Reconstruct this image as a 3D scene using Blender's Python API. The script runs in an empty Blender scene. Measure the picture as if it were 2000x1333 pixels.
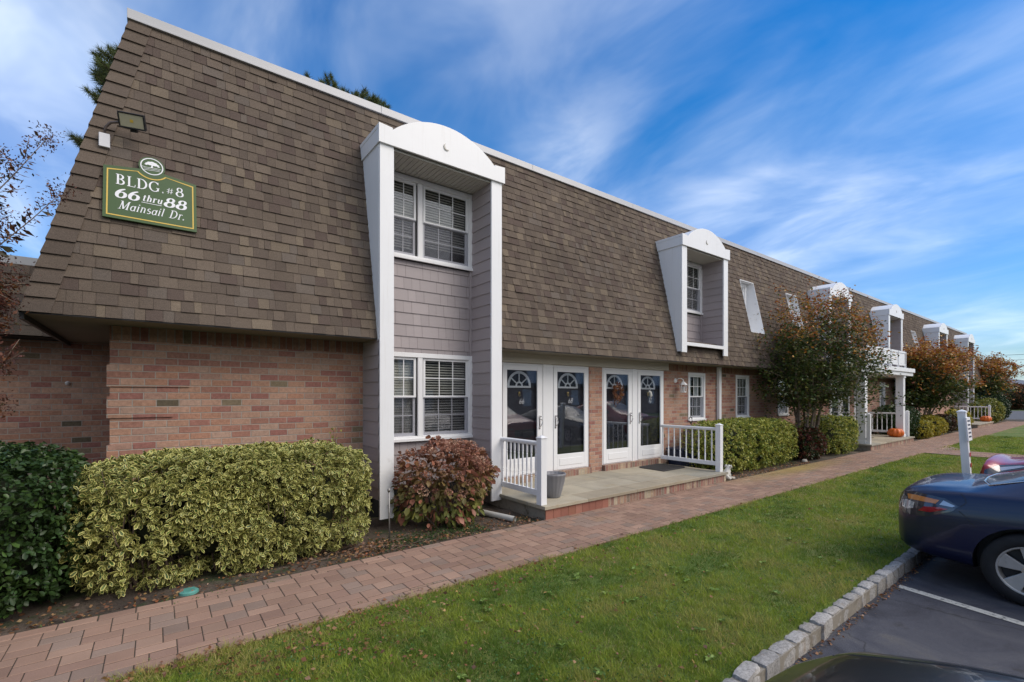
import bpy, bmesh, math, random
import numpy as np
from mathutils import Vector, Matrix
from mathutils.bvhtree import BVHTree
random.seed(7); RNG = np.random.default_rng(11)
scene = bpy.context.scene
COL = scene.collection
R = math.radians

# ------------------------------------------------------------------ helpers
def wloc(o):
    v = Vector((0, 0, 0))
    while o is not None:
        v += o.location; o = o.parent
    return v

def tag(o, label=None, cat=None, group=None, kind=None):
    if label: o['label'] = label
    if cat: o['category'] = cat
    if group: o['group'] = group
    if kind: o['kind'] = kind
    return o

def thing(name, label, cat, loc=(0, 0, 0), group=None, rz=0.0):
    o = bpy.data.objects.new(name, None); COL.objects.link(o)
    o.location = loc; o.rotation_euler = (0, 0, rz); o.empty_display_size = .1
    return tag(o, label, cat, group)

def dup(root, loc, label, rz=None, name=None):
    def cp(o, par):
        c = o.copy(); COL.objects.link(c)
        if par is not None:
            c.parent = par; c.matrix_parent_inverse = o.matrix_parent_inverse.copy()
        for ch in o.children: cp(ch, c)
        return c
    r = cp(root, None)
    r.location = loc
    if rz is not None: r.rotation_euler = (0, 0, rz)
    r['label'] = label
    return r

class MB:
    """collects geometry in world coordinates (or local ones) for ONE mesh object"""
    def __init__(s): s.v = []; s.f = []; s.c = []; s.m = []
    def poly(s, pts, col=None, mi=0):
        n = len(s.v); s.v += [tuple(p) for p in pts]
        s.f.append(tuple(range(n, n + len(pts)))); s.c.append(col); s.m.append(mi)
    def faces(s, pts, fs, col=None, mi=0):
        n = len(s.v); s.v += [tuple(p) for p in pts]
        for f in fs: s.f.append(tuple(i + n for i in f)); s.c.append(col); s.m.append(mi)
    def box(s, x0, x1, y0, y1, z0, z1, col=None, mi=0):
        p = [(x0,y0,z0),(x1,y0,z0),(x1,y1,z0),(x0,y1,z0),(x0,y0,z1),(x1,y0,z1),(x1,y1,z1),(x0,y1,z1)]
        s.faces(p, [(0,3,2,1),(4,5,6,7),(0,1,5,4),(1,2,6,5),(2,3,7,6),(3,0,4,7)], col, mi)
    def hexa(s, p, col=None, mi=0):
        s.faces(p, [(0,3,2,1),(4,5,6,7),(0,1,5,4),(1,2,6,5),(2,3,7,6),(3,0,4,7)], col, mi)
    def paver(s, x0, x1, y0, y1, z0, z1, b, col=None, dz=0):
        p = [(x0,y0,z0),(x1,y0,z0),(x1,y1,z0),(x0,y1,z0),
             (x0,y0,z1-b+dz),(x1,y0,z1-b+dz),(x1,y1,z1-b+dz),(x0,y1,z1-b+dz),
             (x0+b,y0+b,z1+dz),(x1-b,y0+b,z1+dz),(x1-b,y1-b,z1+dz),(x0+b,y1-b,z1+dz)]
        s.faces(p, [(0,1,5,4),(1,2,6,5),(2,3,7,6),(3,0,4,7),(4,5,9,8),(5,6,10,9),(6,7,11,10),(7,4,8,11),(8,9,10,11)], col)
    def prism(s, pts, axis, a, b, col=None, mi=0):
        """pts: 2D outline; extruded along axis from a to b. axis 'y': pts are (x,z); 'x': (y,z); 'z': (x,y)"""
        def P(q, t):
            return (q[0], t, q[1]) if axis == 'y' else ((t, q[0], q[1]) if axis == 'x' else (q[0], q[1], t))
        n = len(pts)
        s.faces([P(q, a) for q in pts] + [P(q, b) for q in pts],
                [tuple(range(n)), tuple(range(2*n-1, n-1, -1))] +
                [(i, i+n, (i+1) % n + n, (i+1) % n) for i in range(n)], col, mi)
    def tube(s, path, r, n=8, col=None, cap=True, mi=0):
        path = [Vector(p) for p in path]; rs = r if isinstance(r, (list, tuple)) else [r]*len(path)
        base = len(s.v); up = Vector((0.123, 0.05, 1)).normalized()
        for i, p in enumerate(path):
            t = (path[min(i+1, len(path)-1)] - path[max(i-1, 0)]).normalized()
            a = t.cross(up)
            if a.length < .05: a = t.cross(Vector((1, 0, 0)))
            a.normalize(); b = t.cross(a)
            for k in range(n):
                w = 2*math.pi*k/n
                s.v.append(tuple(p + (a*math.cos(w) + b*math.sin(w))*rs[i]))
        for i in range(len(path)-1):
            for k in range(n):
                s.f.append((base+i*n+k, base+i*n+(k+1) % n, base+(i+1)*n+(k+1) % n, base+(i+1)*n+k)); s.c.append(col); s.m.append(mi)
        if cap:
            s.f.append(tuple(base+k for k in range(n-1, -1, -1))); s.c.append(col); s.m.append(mi)
            e = base+(len(path)-1)*n; s.f.append(tuple(e+k for k in range(n))); s.c.append(col); s.m.append(mi)
    def lathe(s, prof, c, n=24, axis='z', col=None, mi=0, lobes=0, la=0):
        base = len(s.v); c = Vector(c)
        for (r, h) in prof:
            for k in range(n):
                w = 2*math.pi*k/n; rr = r*(1 + la*math.cos(lobes*w)) if lobes else r
                a, b = rr*math.cos(w), rr*math.sin(w)
                q = (a, b, h) if axis == 'z' else ((h, a, b) if axis == 'x' else (a, h, b))
                s.v.append(tuple(c + Vector(q)))
        for i in range(len(prof)-1):
            for k in range(n):
                s.f.append((base+i*n+k, base+i*n+(k+1) % n, base+(i+1)*n+(k+1) % n, base+(i+1)*n+k)); s.c.append(col); s.m.append(mi)
    def build(s, name, mat, parent=None, smooth=False, bevel=0, local=False, auto=False):
        me = bpy.data.meshes.new(name)
        off = Vector((0, 0, 0)) if (local or parent is None) else wloc(parent)
        vs = [(v[0]-off.x, v[1]-off.y, v[2]-off.z) for v in s.v] if off.length else s.v
        me.from_pydata(vs, [], s.f)
        mats = mat if isinstance(mat, (list, tuple)) else [mat]
        for m_ in mats: me.materials.append(m_)
        if len(mats) > 1: me.polygons.foreach_set('material_index', s.m)
        if any(c is not None for c in s.c):
            at = me.color_attributes.new('col', 'FLOAT_COLOR', 'CORNER')
            arr = np.ones((len(me.loops), 4), np.float32); k = 0
            for f, c in zip(s.f, s.c):
                n = len(f); arr[k:k+n, :3] = c if c is not None else (1, 1, 1); k += n
            at.data.foreach_set('color', arr.ravel())
        if smooth: me.polygons.foreach_set('use_smooth', [True]*len(me.polygons))
        bm = bmesh.new(); bm.from_mesh(me)
        if not s.c or True:
            bmesh.ops.recalc_face_normals(bm, faces=bm.faces)
        bm.to_mesh(me); bm.free()
        o = bpy.data.objects.new(name, me); COL.objects.link(o); o.parent = parent
        if auto:
            me.polygons.foreach_set('use_smooth', [True]*len(me.polygons))
            try: me.set_sharp_from_angle(angle=R(auto if auto is not True else 35))
            except Exception: pass
        if bevel:
            b = o.modifiers.new('bevel', 'BEVEL'); b.width = bevel; b.segments = 2; b.limit_method = 'ANGLE'; b.angle_limit = R(40)
        return o

def npmesh(name, V, F, mat, parent=None, col=None, edge=None, smooth=False):
    """V (n,3) world, F (m,k) equal-size faces, col per-vertex colours"""
    me = bpy.data.meshes.new(name)
    off = np.array(wloc(parent)) if parent is not None else np.zeros(3)
    V = np.asarray(V, np.float32) - off.astype(np.float32); F = np.asarray(F, np.int32); k = F.shape[1]
    me.vertices.add(len(V)); me.vertices.foreach_set('co', V.ravel())
    me.loops.add(F.size); me.loops.foreach_set('vertex_index', F.ravel())
    me.polygons.add(len(F)); me.polygons.foreach_set('loop_start', np.arange(0, F.size, k, dtype=np.int32))
    me.polygons.foreach_set('loop_total', np.full(len(F), k, np.int32))
    if smooth: me.polygons.foreach_set('use_smooth', np.ones(len(F), bool))
    me.update(calc_edges=True)
    if col is not None:
        at = me.color_attributes.new('col', 'FLOAT_COLOR', 'POINT')
        c = np.ones((len(V), 4), np.float32); c[:, :3] = col; at.data.foreach_set('color', c.ravel())
    if edge is not None:
        at = me.attributes.new('edge', 'FLOAT', 'POINT'); at.data.foreach_set('value', np.asarray(edge, np.float32))
    me.materials.append(mat)
    o = bpy.data.objects.new(name, me); COL.objects.link(o); o.parent = parent
    return o

def nrm(a): return a/np.maximum(np.linalg.norm(a, axis=1, keepdims=True), 1e-9)

def leaves(name, P, D, L, W, col, mat, parent=None, fold=.18, detail=False, curl=.15):
    """leaf-shaped faces: P base points, D directions, L lengths, W half widths"""
    n = len(P); D = nrm(D); up = RNG.normal(size=(n, 3)) + np.array([0, 0, 1.2])
    S = nrm(np.cross(D, up)); N = np.cross(S, D)
    L = np.asarray(L).reshape(-1, 1); W = np.asarray(W).reshape(-1, 1)
    if not detail:
        q = np.stack([P, P + D*L*.5 + S*W + N*W*fold, P + D*L, P + D*L*.5 - S*W + N*W*fold], 1)
        F = np.arange(n*4).reshape(n, 4)
        c = np.repeat(col, 4, 0)
        return npmesh(name, q.reshape(-1, 3), F, mat, parent, c)
    pts = []; ed = []
    def add(t, w, h, e): pts.append(P + D*L*t + S*W*w + N*(W*h) - np.array([0, 0, 1.])*L*curl*t*t); ed.append(e)
    add(0, 0, 0, .5); add(.4, 0, 0, 0); add(.75, 0, 0, 0); add(1, 0, 0, 1)
    add(.3, .75, .25, 1); add(.72, .95, .3, 1); add(.3, -.75, .25, 1); add(.72, -.95, .3, 1)
    q = np.stack(pts, 1).reshape(-1, 3)
    T = np.array([(0,1,4),(1,5,4),(1,2,5),(2,3,5),(0,6,1),(1,6,7),(1,7,2),(2,7,3)])
    F = (np.arange(n)[:, None, None]*8 + T[None]).reshape(-1, 3)
    return npmesh(name, q, F, mat, parent, np.repeat(col, 8, 0), np.tile(ed, n), smooth=True)

# ------------------------------------------------------------------ materials
M = {}
def newmat(name):
    m = bpy.data.materials.new(name); m.use_nodes = True
    nt = m.node_tree; b = nt.nodes['Principled BSDF']; M[name] = m
    return m, nt, b
def N(nt, t, **kw):
    n = nt.nodes.new(t)
    for k, v in kw.items():
        if k == 'inp':
            for a, c in v.items(): n.inputs[a].default_value = c
        else: setattr(n, k, v)
    return n
def lk(nt, a, b): nt.links.new(a, b)
def ramp(nt, stops, interp='LINEAR'):
    r = nt.nodes.new('ShaderNodeValToRGB'); r.color_ramp.interpolation = interp
    e = r.color_ramp.elements
    while len(e) < len(stops): e.new(.5)
    for el, (p, c) in zip(e, stops): el.position = p; el.color = (*c, 1) if len(c) == 3 else c
    return r
def math_(nt, op, a, b=None, clamp=False):
    n = nt.nodes.new('ShaderNodeMath'); n.operation = op; n.use_clamp = clamp
    for i, x in enumerate((a, b)):
        if x is None: continue
        if isinstance(x, (int, float)): n.inputs[i].default_value = x
        else: lk(nt, x, n.inputs[i])
    return n.outputs[0]
def mixc(nt, fac, a, b, blend='MIX'):
    n = nt.nodes.new('ShaderNodeMix'); n.data_type = 'RGBA'; n.blend_type = blend
    for i, x in ((0, fac), (6, a), (7, b)):
        if isinstance(x, (int, float)): n.inputs[i].default_value = x
        elif isinstance(x, tuple): n.inputs[i].default_value = (*x, 1) if len(x) == 3 else x
        else: lk(nt, x, n.inputs[i])
    return n.outputs[2]
def noise(nt, scale, detail=4, rough=.6, vec=None, dist=0):
    n = N(nt, 'ShaderNodeTexNoise'); n.inputs['Scale'].default_value = scale; n.inputs['Detail'].default_value = detail
    n.inputs['Roughness'].default_value = rough; n.inputs['Distortion'].default_value = dist
    if vec is None:
        g = N(nt, 'ShaderNodeNewGeometry'); vec = g.outputs['Position']
    lk(nt, vec, n.inputs['Vector']); return n.outputs['Fac']
def bump(nt, b, h, strength=.4, dist=.01, prev=None):
    n = N(nt, 'ShaderNodeBump'); n.inputs['Strength'].default_value = strength; n.inputs['Distance'].default_value = dist
    lk(nt, h, n.inputs['Height'])
    if prev is not None: lk(nt, prev, n.inputs['Normal'])
    lk(nt, n.outputs['Normal'], b.inputs['Normal']); return n.outputs['Normal']

def simple(name, col, rough=.6, var=.12, nscale=6, bstr=.15, bscale=60, metal=0, coat=0, dirt=None, spec=.5):
    m, nt, b = newmat(name)
    n1 = noise(nt, nscale, 5)
    r = ramp(nt, [(.3, tuple(c*(1-var) for c in col)), (.7, tuple(min(1, c*(1+var)) for c in col))])
    lk(nt, n1, r.inputs[0]); out = r.outputs[0]
    if dirt:
        n2 = noise(nt, dirt[1], 6, .7)
        mk = ramp(nt, [(dirt[2], (0, 0, 0)), (dirt[2]+.18, (1, 1, 1))]); lk(nt, n2, mk.inputs[0])
        out = mixc(nt, mk.outputs[0], out, dirt[0])
    lk(nt, out, b.inputs['Base Color'])
    b.inputs['Roughness'].default_value = rough; b.inputs['Metallic'].default_value = metal
    b.inputs['Coat Weight'].default_value = coat; b.inputs['Specular IOR Level'].default_value = spec
    if bstr: bump(nt, b, noise(nt, bscale, 3), bstr, .004)
    return m

def attrmat(name, rough=.8, gr=.25, gscale=220, bstr=.4, big=.15, bigs=1.2, spec=.5, stain=None, bscale=None):
    m, nt, b = newmat(name)
    a = N(nt, 'ShaderNodeAttribute', attribute_name='col')
    g = noise(nt, gscale, 2, .7)
    r = ramp(nt, [(.25, (1-gr,)*3), (.75, (1+gr,)*3)]); lk(nt, g, r.inputs[0])
    c = mixc(nt, 1.0, a.outputs['Color'], r.outputs[0], 'MULTIPLY')
    g2 = noise(nt, bigs, 5, .6)
    r2 = ramp(nt, [(.3, (1-big,)*3), (.7, (1+big,)*3)]); lk(nt, g2, r2.inputs[0])
    c = mixc(nt, 1.0, c, r2.outputs[0], 'MULTIPLY')
    if stain:
        n2 = noise(nt, stain[1], 6, .65); mk = ramp(nt, [(stain[2], (0,)*3), (stain[2]+.15, (stain[3],)*3)]); lk(nt, n2, mk.inputs[0])
        c = mixc(nt, mk.outputs[0], c, stain[0])
    lk(nt, c, b.inputs['Base Color']); b.inputs['Roughness'].default_value = rough
    b.inputs['Specular IOR Level'].default_value = spec
    if bstr: bump(nt, b, noise(nt, bscale or gscale, 3), bstr, .003)
    return m

def leafmat(name, rough=.45, trans=.25, variegated=None):
    m, nt, b = newmat(name)
    a = N(nt, 'ShaderNodeAttribute', attribute_name='col'); c = a.outputs['Color']
    if variegated:
        e = N(nt, 'ShaderNodeAttribute', attribute_name='edge')
        nn = math_(nt, 'ADD', e.outputs['Fac'], math_(nt, 'MULTIPLY', math_(nt, 'SUBTRACT', noise(nt, 90, 2), .5), .5))
        mk = ramp(nt, [(variegated[1], (0,)*3), (variegated[1]+.12, (1,)*3)]); lk(nt, nn, mk.inputs[0])
        c = mixc(nt, mk.outputs[0], c, variegated[0])
    lk(nt, c, b.inputs['Base Color']); b.inputs['Roughness'].default_value = rough
    b.inputs['Specular IOR Level'].default_value = .35
    t = N(nt, 'ShaderNodeBsdfTranslucent'); lk(nt, c, t.inputs['Color'])
    mx = N(nt, 'ShaderNodeMixShader'); mx.inputs[0].default_value = trans
    lk(nt, b.outputs[0], mx.inputs[1]); lk(nt, t.outputs[0], mx.inputs[2])
    lk(nt, mx.outputs[0], nt.nodes['Material Output'].inputs['Surface'])
    return m

def brickmat(name, bw=.216, bh=.0805, soldier=False, dark=1.0, mort=(.36, .32, .28), cols=None, off=.5):
    """per-brick colours on a wall facing along X or Y, from world position"""
    m, nt, b = newmat(name)
    g = N(nt, 'ShaderNodeNewGeometry'); sp = N(nt, 'ShaderNodeSeparateXYZ'); lk(nt, g.outputs['Position'], sp.inputs[0])
    sn = N(nt, 'ShaderNodeSeparateXYZ'); lk(nt, g.outputs['True Normal'], sn.inputs[0])
    ax = math_(nt, 'ABSOLUTE', sn.outputs['X']); side = math_(nt, 'GREATER_THAN', ax, .7)
    az = math_(nt, 'GREATER_THAN', math_(nt, 'ABSOLUTE', sn.outputs['Z']), .7)
    u = math_(nt, 'ADD', math_(nt, 'MULTIPLY', sp.outputs['X'], math_(nt, 'SUBTRACT', 1.0, side)), math_(nt, 'MULTIPLY', sp.outputs['Y'], side))
    v = math_(nt, 'ADD', math_(nt, 'MULTIPLY', sp.outputs['Z'], math_(nt, 'SUBTRACT', 1.0, az)), math_(nt, 'MULTIPLY', sp.outputs['Y'], az))
    u = math_(nt, 'ADD', u, 50.0 + (.05 if soldier else 0)); v = math_(nt, 'ADD', v, 10.0)
    wob = math_(nt, 'MULTIPLY', math_(nt, 'SUBTRACT', noise(nt, 9, 2), .5), .006)
    u = math_(nt, 'ADD', u, wob); v = math_(nt, 'ADD', v, wob)
    if soldier: bw, bh, off = .0805, 5.0, 0
    vv = math_(nt, 'DIVIDE', v, bh); row = math_(nt, 'FLOOR', vv); fv = math_(nt, 'SUBTRACT', vv, row)
    odd = math_(nt, 'MULTIPLY', math_(nt, 'MODULO', row, 2.0), off)
    rr = N(nt, 'ShaderNodeTexWhiteNoise', noise_dimensions='1D'); lk(nt, row, rr.inputs['W'])
    odd = math_(nt, 'ADD', odd, math_(nt, 'MULTIPLY', rr.outputs['Value'], .08))
    uu = math_(nt, 'ADD', math_(nt, 'DIVIDE', u, bw), odd); cl = math_(nt, 'FLOOR', uu); fu = math_(nt, 'SUBTRACT', uu, cl)
    eu = math_(nt, 'MULTIPLY', math_(nt, 'MINIMUM', fu, math_(nt, 'SUBTRACT', 1.0, fu)), bw)
    ev = math_(nt, 'MULTIPLY', math_(nt, 'MINIMUM', fv, math_(nt, 'SUBTRACT', 1.0, fv)), bh)
    e = math_(nt, 'MINIMUM', eu, ev)
    mk = N(nt, 'ShaderNodeMapRange', inp={1: .0035, 2: .0065}); lk(nt, e, mk.inputs[0])
    cb = N(nt, 'ShaderNodeCombineXYZ'); lk(nt, cl, cb.inputs[0]); lk(nt, row, cb.inputs[1])
    wn = N(nt, 'ShaderNodeTexWhiteNoise', noise_dimensions='3D'); lk(nt, cb.outputs[0], wn.inputs['Vector'])
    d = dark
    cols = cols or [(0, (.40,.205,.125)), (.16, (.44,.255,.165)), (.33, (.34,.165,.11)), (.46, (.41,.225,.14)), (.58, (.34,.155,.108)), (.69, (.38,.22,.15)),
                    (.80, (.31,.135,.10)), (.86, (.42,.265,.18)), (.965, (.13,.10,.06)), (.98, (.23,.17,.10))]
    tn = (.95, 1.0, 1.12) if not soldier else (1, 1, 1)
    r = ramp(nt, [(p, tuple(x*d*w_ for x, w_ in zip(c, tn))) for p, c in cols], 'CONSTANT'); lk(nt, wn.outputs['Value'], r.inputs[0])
    nz = noise(nt, 28, 6, .7); rn = ramp(nt, [(.25, (.68,)*3), (.75, (1.3,)*3)]); lk(nt, nz, rn.inputs[0])
    c = mixc(nt, 1.0, r.outputs[0], rn.outputs[0], 'MULTIPLY')
    nb = noise(nt, 1.3, 4); rb = ramp(nt, [(.3, (.88,)*3), (.7, (1.1,)*3)]); lk(nt, nb, rb.inputs[0])
    c = mixc(nt, 1.0, c, rb.outputs[0], 'MULTIPLY')
    # soft pale mortar smear on faces
    sm = noise(nt, 14, 5, .7); ms = ramp(nt, [(.60, (0,)*3), (.85, (.35,)*3)]); lk(nt, sm, ms.inputs[0])
    c = mixc(nt, ms.outputs[0], c, (.42*d, .33*d, .26*d))
    c = mixc(nt, mk.outputs[0], tuple(x*d for x in mort), c)
    lk(nt, c, b.inputs['Base Color']); b.inputs['Roughness'].default_value = .9; b.inputs['Specular IOR Level'].default_value = .3
    hh = math_(nt, 'ADD', mk.outputs[0], math_(nt, 'MULTIPLY', noise(nt, 60, 4, .7), .5))
    bump(nt, b, hh, .7, .006)
    return m

brickmat('brick')
brickmat('brick_soldier', soldier=True, dark=.62)  # brick tone lowered: the shade under the eave is put into the colour
brickmat('brick_riser', soldier=True, cols=[(0, (.30,.19,.14)), (.15, (.36,.25,.18)), (.3, (.24,.14,.11)), (.45, (.33,.21,.15)), (.6, (.40,.30,.21)), (.7, (.28,.14,.11)), (.82, (.22,.17,.13)), (.92, (.43,.36,.26))])
attrmat('shingle', rough=.95, gr=.45, gscale=150, bstr=.6, big=.13, bigs=.7, spec=.15, stain=((.075, .065, .055), .9, .60, .35))
attrmat('paver', rough=.88, gr=.16, gscale=160, bstr=.35, big=.12, bigs=1.5, spec=.25, stain=((.30, .23, .07), 1.1, .60, .25))
attrmat('bluestone', rough=.75, gr=.12, gscale=50, bstr=.25, big=.12, bigs=3, spec=.3, stain=((.34, .27, .16), 2.2, .56, .5))
attrmat('granite', rough=.9, gr=.42, gscale=60, bstr=.9, big=.22, bigs=9, spec=.3, stain=((.22, .15, .09), 6, .57, .6), bscale=22)
simple('white_vinyl', (.80, .81, .825), .38, .025, 1.5, .04, 40, dirt=((.55, .55, .53), 3.0, .66))
def streaks():
    m = M['white_vinyl']; nt = m.node_tree; b = nt.nodes['Principled BSDF']; src = b.inputs['Base Color'].links[0].from_socket
    g = N(nt, 'ShaderNodeNewGeometry'); mp_ = N(nt, 'ShaderNodeMapping'); mp_.inputs['Scale'].default_value = (26, 26, 1.3); lk(nt, g.outputs['Position'], mp_.inputs[0])
    r = ramp(nt, [(.56, (1, 1, 1)), (.82, (.90, .89, .87))]); lk(nt, noise(nt, 1, 5, .65, mp_.outputs[0]), r.inputs[0])
    lk(nt, mixc(nt, 1.0, src, r.outputs[0], 'MULTIPLY'), b.inputs['Base Color'])
streaks()
simple('trim_beige', (.47, .435, .36), .6, .05, 2, .05, 60)
simple('coping_metal', (.40, .405, .42), .42, .04, 1.5, .03, 20, metal=.1)
simple('soffit_tan', (.20, .18, .135), .7, .08, 2, .05)  # tan darkened so the colour carries the dimness under the overhang
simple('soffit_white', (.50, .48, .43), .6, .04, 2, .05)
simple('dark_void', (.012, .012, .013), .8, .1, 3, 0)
simple('door_dark', (.035, .035, .042), .35, .1, 2, 0)
simple('blind', (.46, .435, .39), .6, .06, 12, 0)
simple('curtain', (.42, .44, .46), .8, .06, 12, 0)
simple('chrome', (.65, .65, .66), .22, .03, 4, 0, metal=1)
simple('brass', (.55, .40, .15), .3, .05, 4, 0, metal=1)
simple('concrete', (.25, .225, .185), .95, .25, 5, .8, 14, dirt=((.10, .085, .06), 5, .5))
simple('pot', (.21, .21, .225), .6, .08, 6, .1, 40)
simple('sand', (.055, .042, .030), .98, .3, 9, .8, 60, dirt=((.06, .075, .03), 7, .56))
simple('soil', (.075, .055, .042), .98, .35, 16, .9, 40)
simple('rubber', (.018, .018, .019), .75, .15, 12, .3, 60)
simple('mat_rubber', (.035, .033, .032), .9, .3, 20, .6, 120)
simple('green_sign', (.030, .076, .014), .5, .06, 3, .05, 60)
simple('gold_paint', (.62, .42, .07), .5, .05, 3, 0)
simple('white_paint', (.80, .80, .80), .5, .03, 4, 0)
simple('white_letter', (.74, .75, .78), .5, .02, 4, 0)
simple('black_plastic', (.015, .015, .016), .45, .1, 6, .05)
simple('conduit', (.10, .075, .065), .6, .1, 10, 0)
simple('box_white', (.66, .66, .68), .5, .03, 6, 0)
simple('lamp_glass', (.40, .38, .27), .25, .06, 12, 0)
simple('lamp_yellow', (.55, .38, .06), .4, .05, 12, 0)
simple('bark', (.21, .16, .12), .9, .25, 9, .5, 30)
simple('bark_dark', (.09, .065, .05), .95, .3, 12, .8, 30)
simple('twig', (.14, .10, .075), .9, .25, 20, .3, 60)
simple('pumpkin', (.62, .13, .012), .45, .12, 9, .15, 30)
simple('stem_green', (.16, .14, .06), .8, .2, 20, .3)
simple('statue', (.66, .65, .60), .7, .08, 14, .25, 30, dirt=((.32, .30, .24), 18, .6))
simple('stone', (.40, .37, .32), .9, .2, 14, .5, 30)
simple('teal', (.09, .28, .24), .7, .2, 12, .3, 40)
simple('steel', (.30, .29, .28), .5, .15, 12, .1, metal=.7)
simple('pipe', (.52, .51, .47), .6, .08, 6, .1, dirt=((.25, .2, .14), 9, .58))
simple('wreath', (.22, .10, .055), .8, .4, 60, .6, 80)
simple('red_paint', (.45, .02, .03), .5, .1, 6, 0)
simple('navy_plastic', (.02, .028, .06), .5, .1, 6, 0)
simple('purple_plastic', (.22, .18, .26), .5, .1, 6, 0)
simple('roof_gray', (.17, .185, .21), .8, .1, 2, .1)
simple('tanwall', (.30, .20, .15), .9, .2, 6, .1)
simple('shingle_far', (.12, .095, .08), .95, .2, 3, .2)
simple('wire', (.03, .03, .035), .7, .1, 4, 0)
simple('asphalt_far', (.085, .085, .09), .9, .12, 2, .3, 40)
simple('rim', (.60, .57, .53), .38, .08, 8, .05, metal=.75, dirt=((.14, .11, .09), 14, .6))
simple('tyre', (.014, .014, .015), .8, .2, 10, .25, 80)
simple('lamp_red', (.32, .012, .02), .12, .1, 6, 0, coat=1)
simple('lamp_amber', (.62, .22, .05), .15, .08, 6, 0, coat=1)
simple('lamp_clear', (.45, .46, .48), .1, .12, 12, 0, metal=.5, coat=1)
simple('lamp_smoke', (.07, .07, .08), .08, .2, 12, 0, metal=.4, coat=1)

def paint(name, col, flake=.3):
    m, nt, b = newmat(name)
    b.inputs['Base Color'].default_value = (*col, 1); b.inputs['Metallic'].default_value = flake
    b.inputs['Roughness'].default_value = .33; b.inputs['Coat Weight'].default_value = .55; b.inputs['Coat Roughness'].default_value = .04
    r = ramp(nt, [(.35, (.02,)*3), (.8, (.07,)*3)]); lk(nt, noise(nt, 5, 5, .65), r.inputs[0]); lk(nt, r.outputs[0], b.inputs['Coat Roughness'])
    return m
paint('paint_blue', (.005, .008, .040), .05); paint('paint_red', (.30, .015, .015), .0); paint('paint_black', (.006, .006, .007), .1)
paint('paint_silver', (.35, .36, .38), .6); paint('car_glass', (.012, .016, .018), 0)

def glassmat(name, tint, rough=.02, refl=.0):
    m, nt, b = newmat(name)
    gl = N(nt, 'ShaderNodeBsdfGlossy'); gl.inputs['Roughness'].default_value = rough; gl.inputs['Color'].default_value = (.95, .97, 1, 1)
    tr = N(nt, 'ShaderNodeBsdfTransparent'); tr.inputs['Color'].default_value = (*tint, 1)
    ge = N(nt, 'ShaderNodeNewGeometry'); dt = N(nt, 'ShaderNodeVectorMath', operation='DOT_PRODUCT'); lk(nt, ge.outputs['Incoming'], dt.inputs[0]); lk(nt, ge.outputs['Normal'], dt.inputs[1])
    om = math_(nt, 'SUBTRACT', 1.0, math_(nt, 'ABSOLUTE', dt.outputs['Value']))
    f = math_(nt, 'ADD', math_(nt, 'MULTIPLY', math_(nt, 'POWER', om, 4.0), .9), .05+refl, True)
    mx = N(nt, 'ShaderNodeMixShader'); lk(nt, f, mx.inputs[0]); lk(nt, tr.outputs[0], mx.inputs[1]); lk(nt, gl.outputs[0], mx.inputs[2])
    lk(nt, mx.outputs[0], nt.nodes['Material Output'].inputs['Surface'])
    # slight waviness of the panes
    g = N(nt, 'ShaderNodeBump'); g.inputs['Strength'].default_value = .03; g.inputs['Distance'].default_value = .02
    lk(nt, noise(nt, 2.2, 2), g.inputs['Height']); lk(nt, g.outputs[0], gl.inputs['Normal'])
    return m
glassmat('glass', (.93, .95, .95), refl=.02); glassmat('glass_dark', (.86, .88, .9), refl=.035); glassmat('screen', (.82, .82, .84), .5, -.04)

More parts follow.
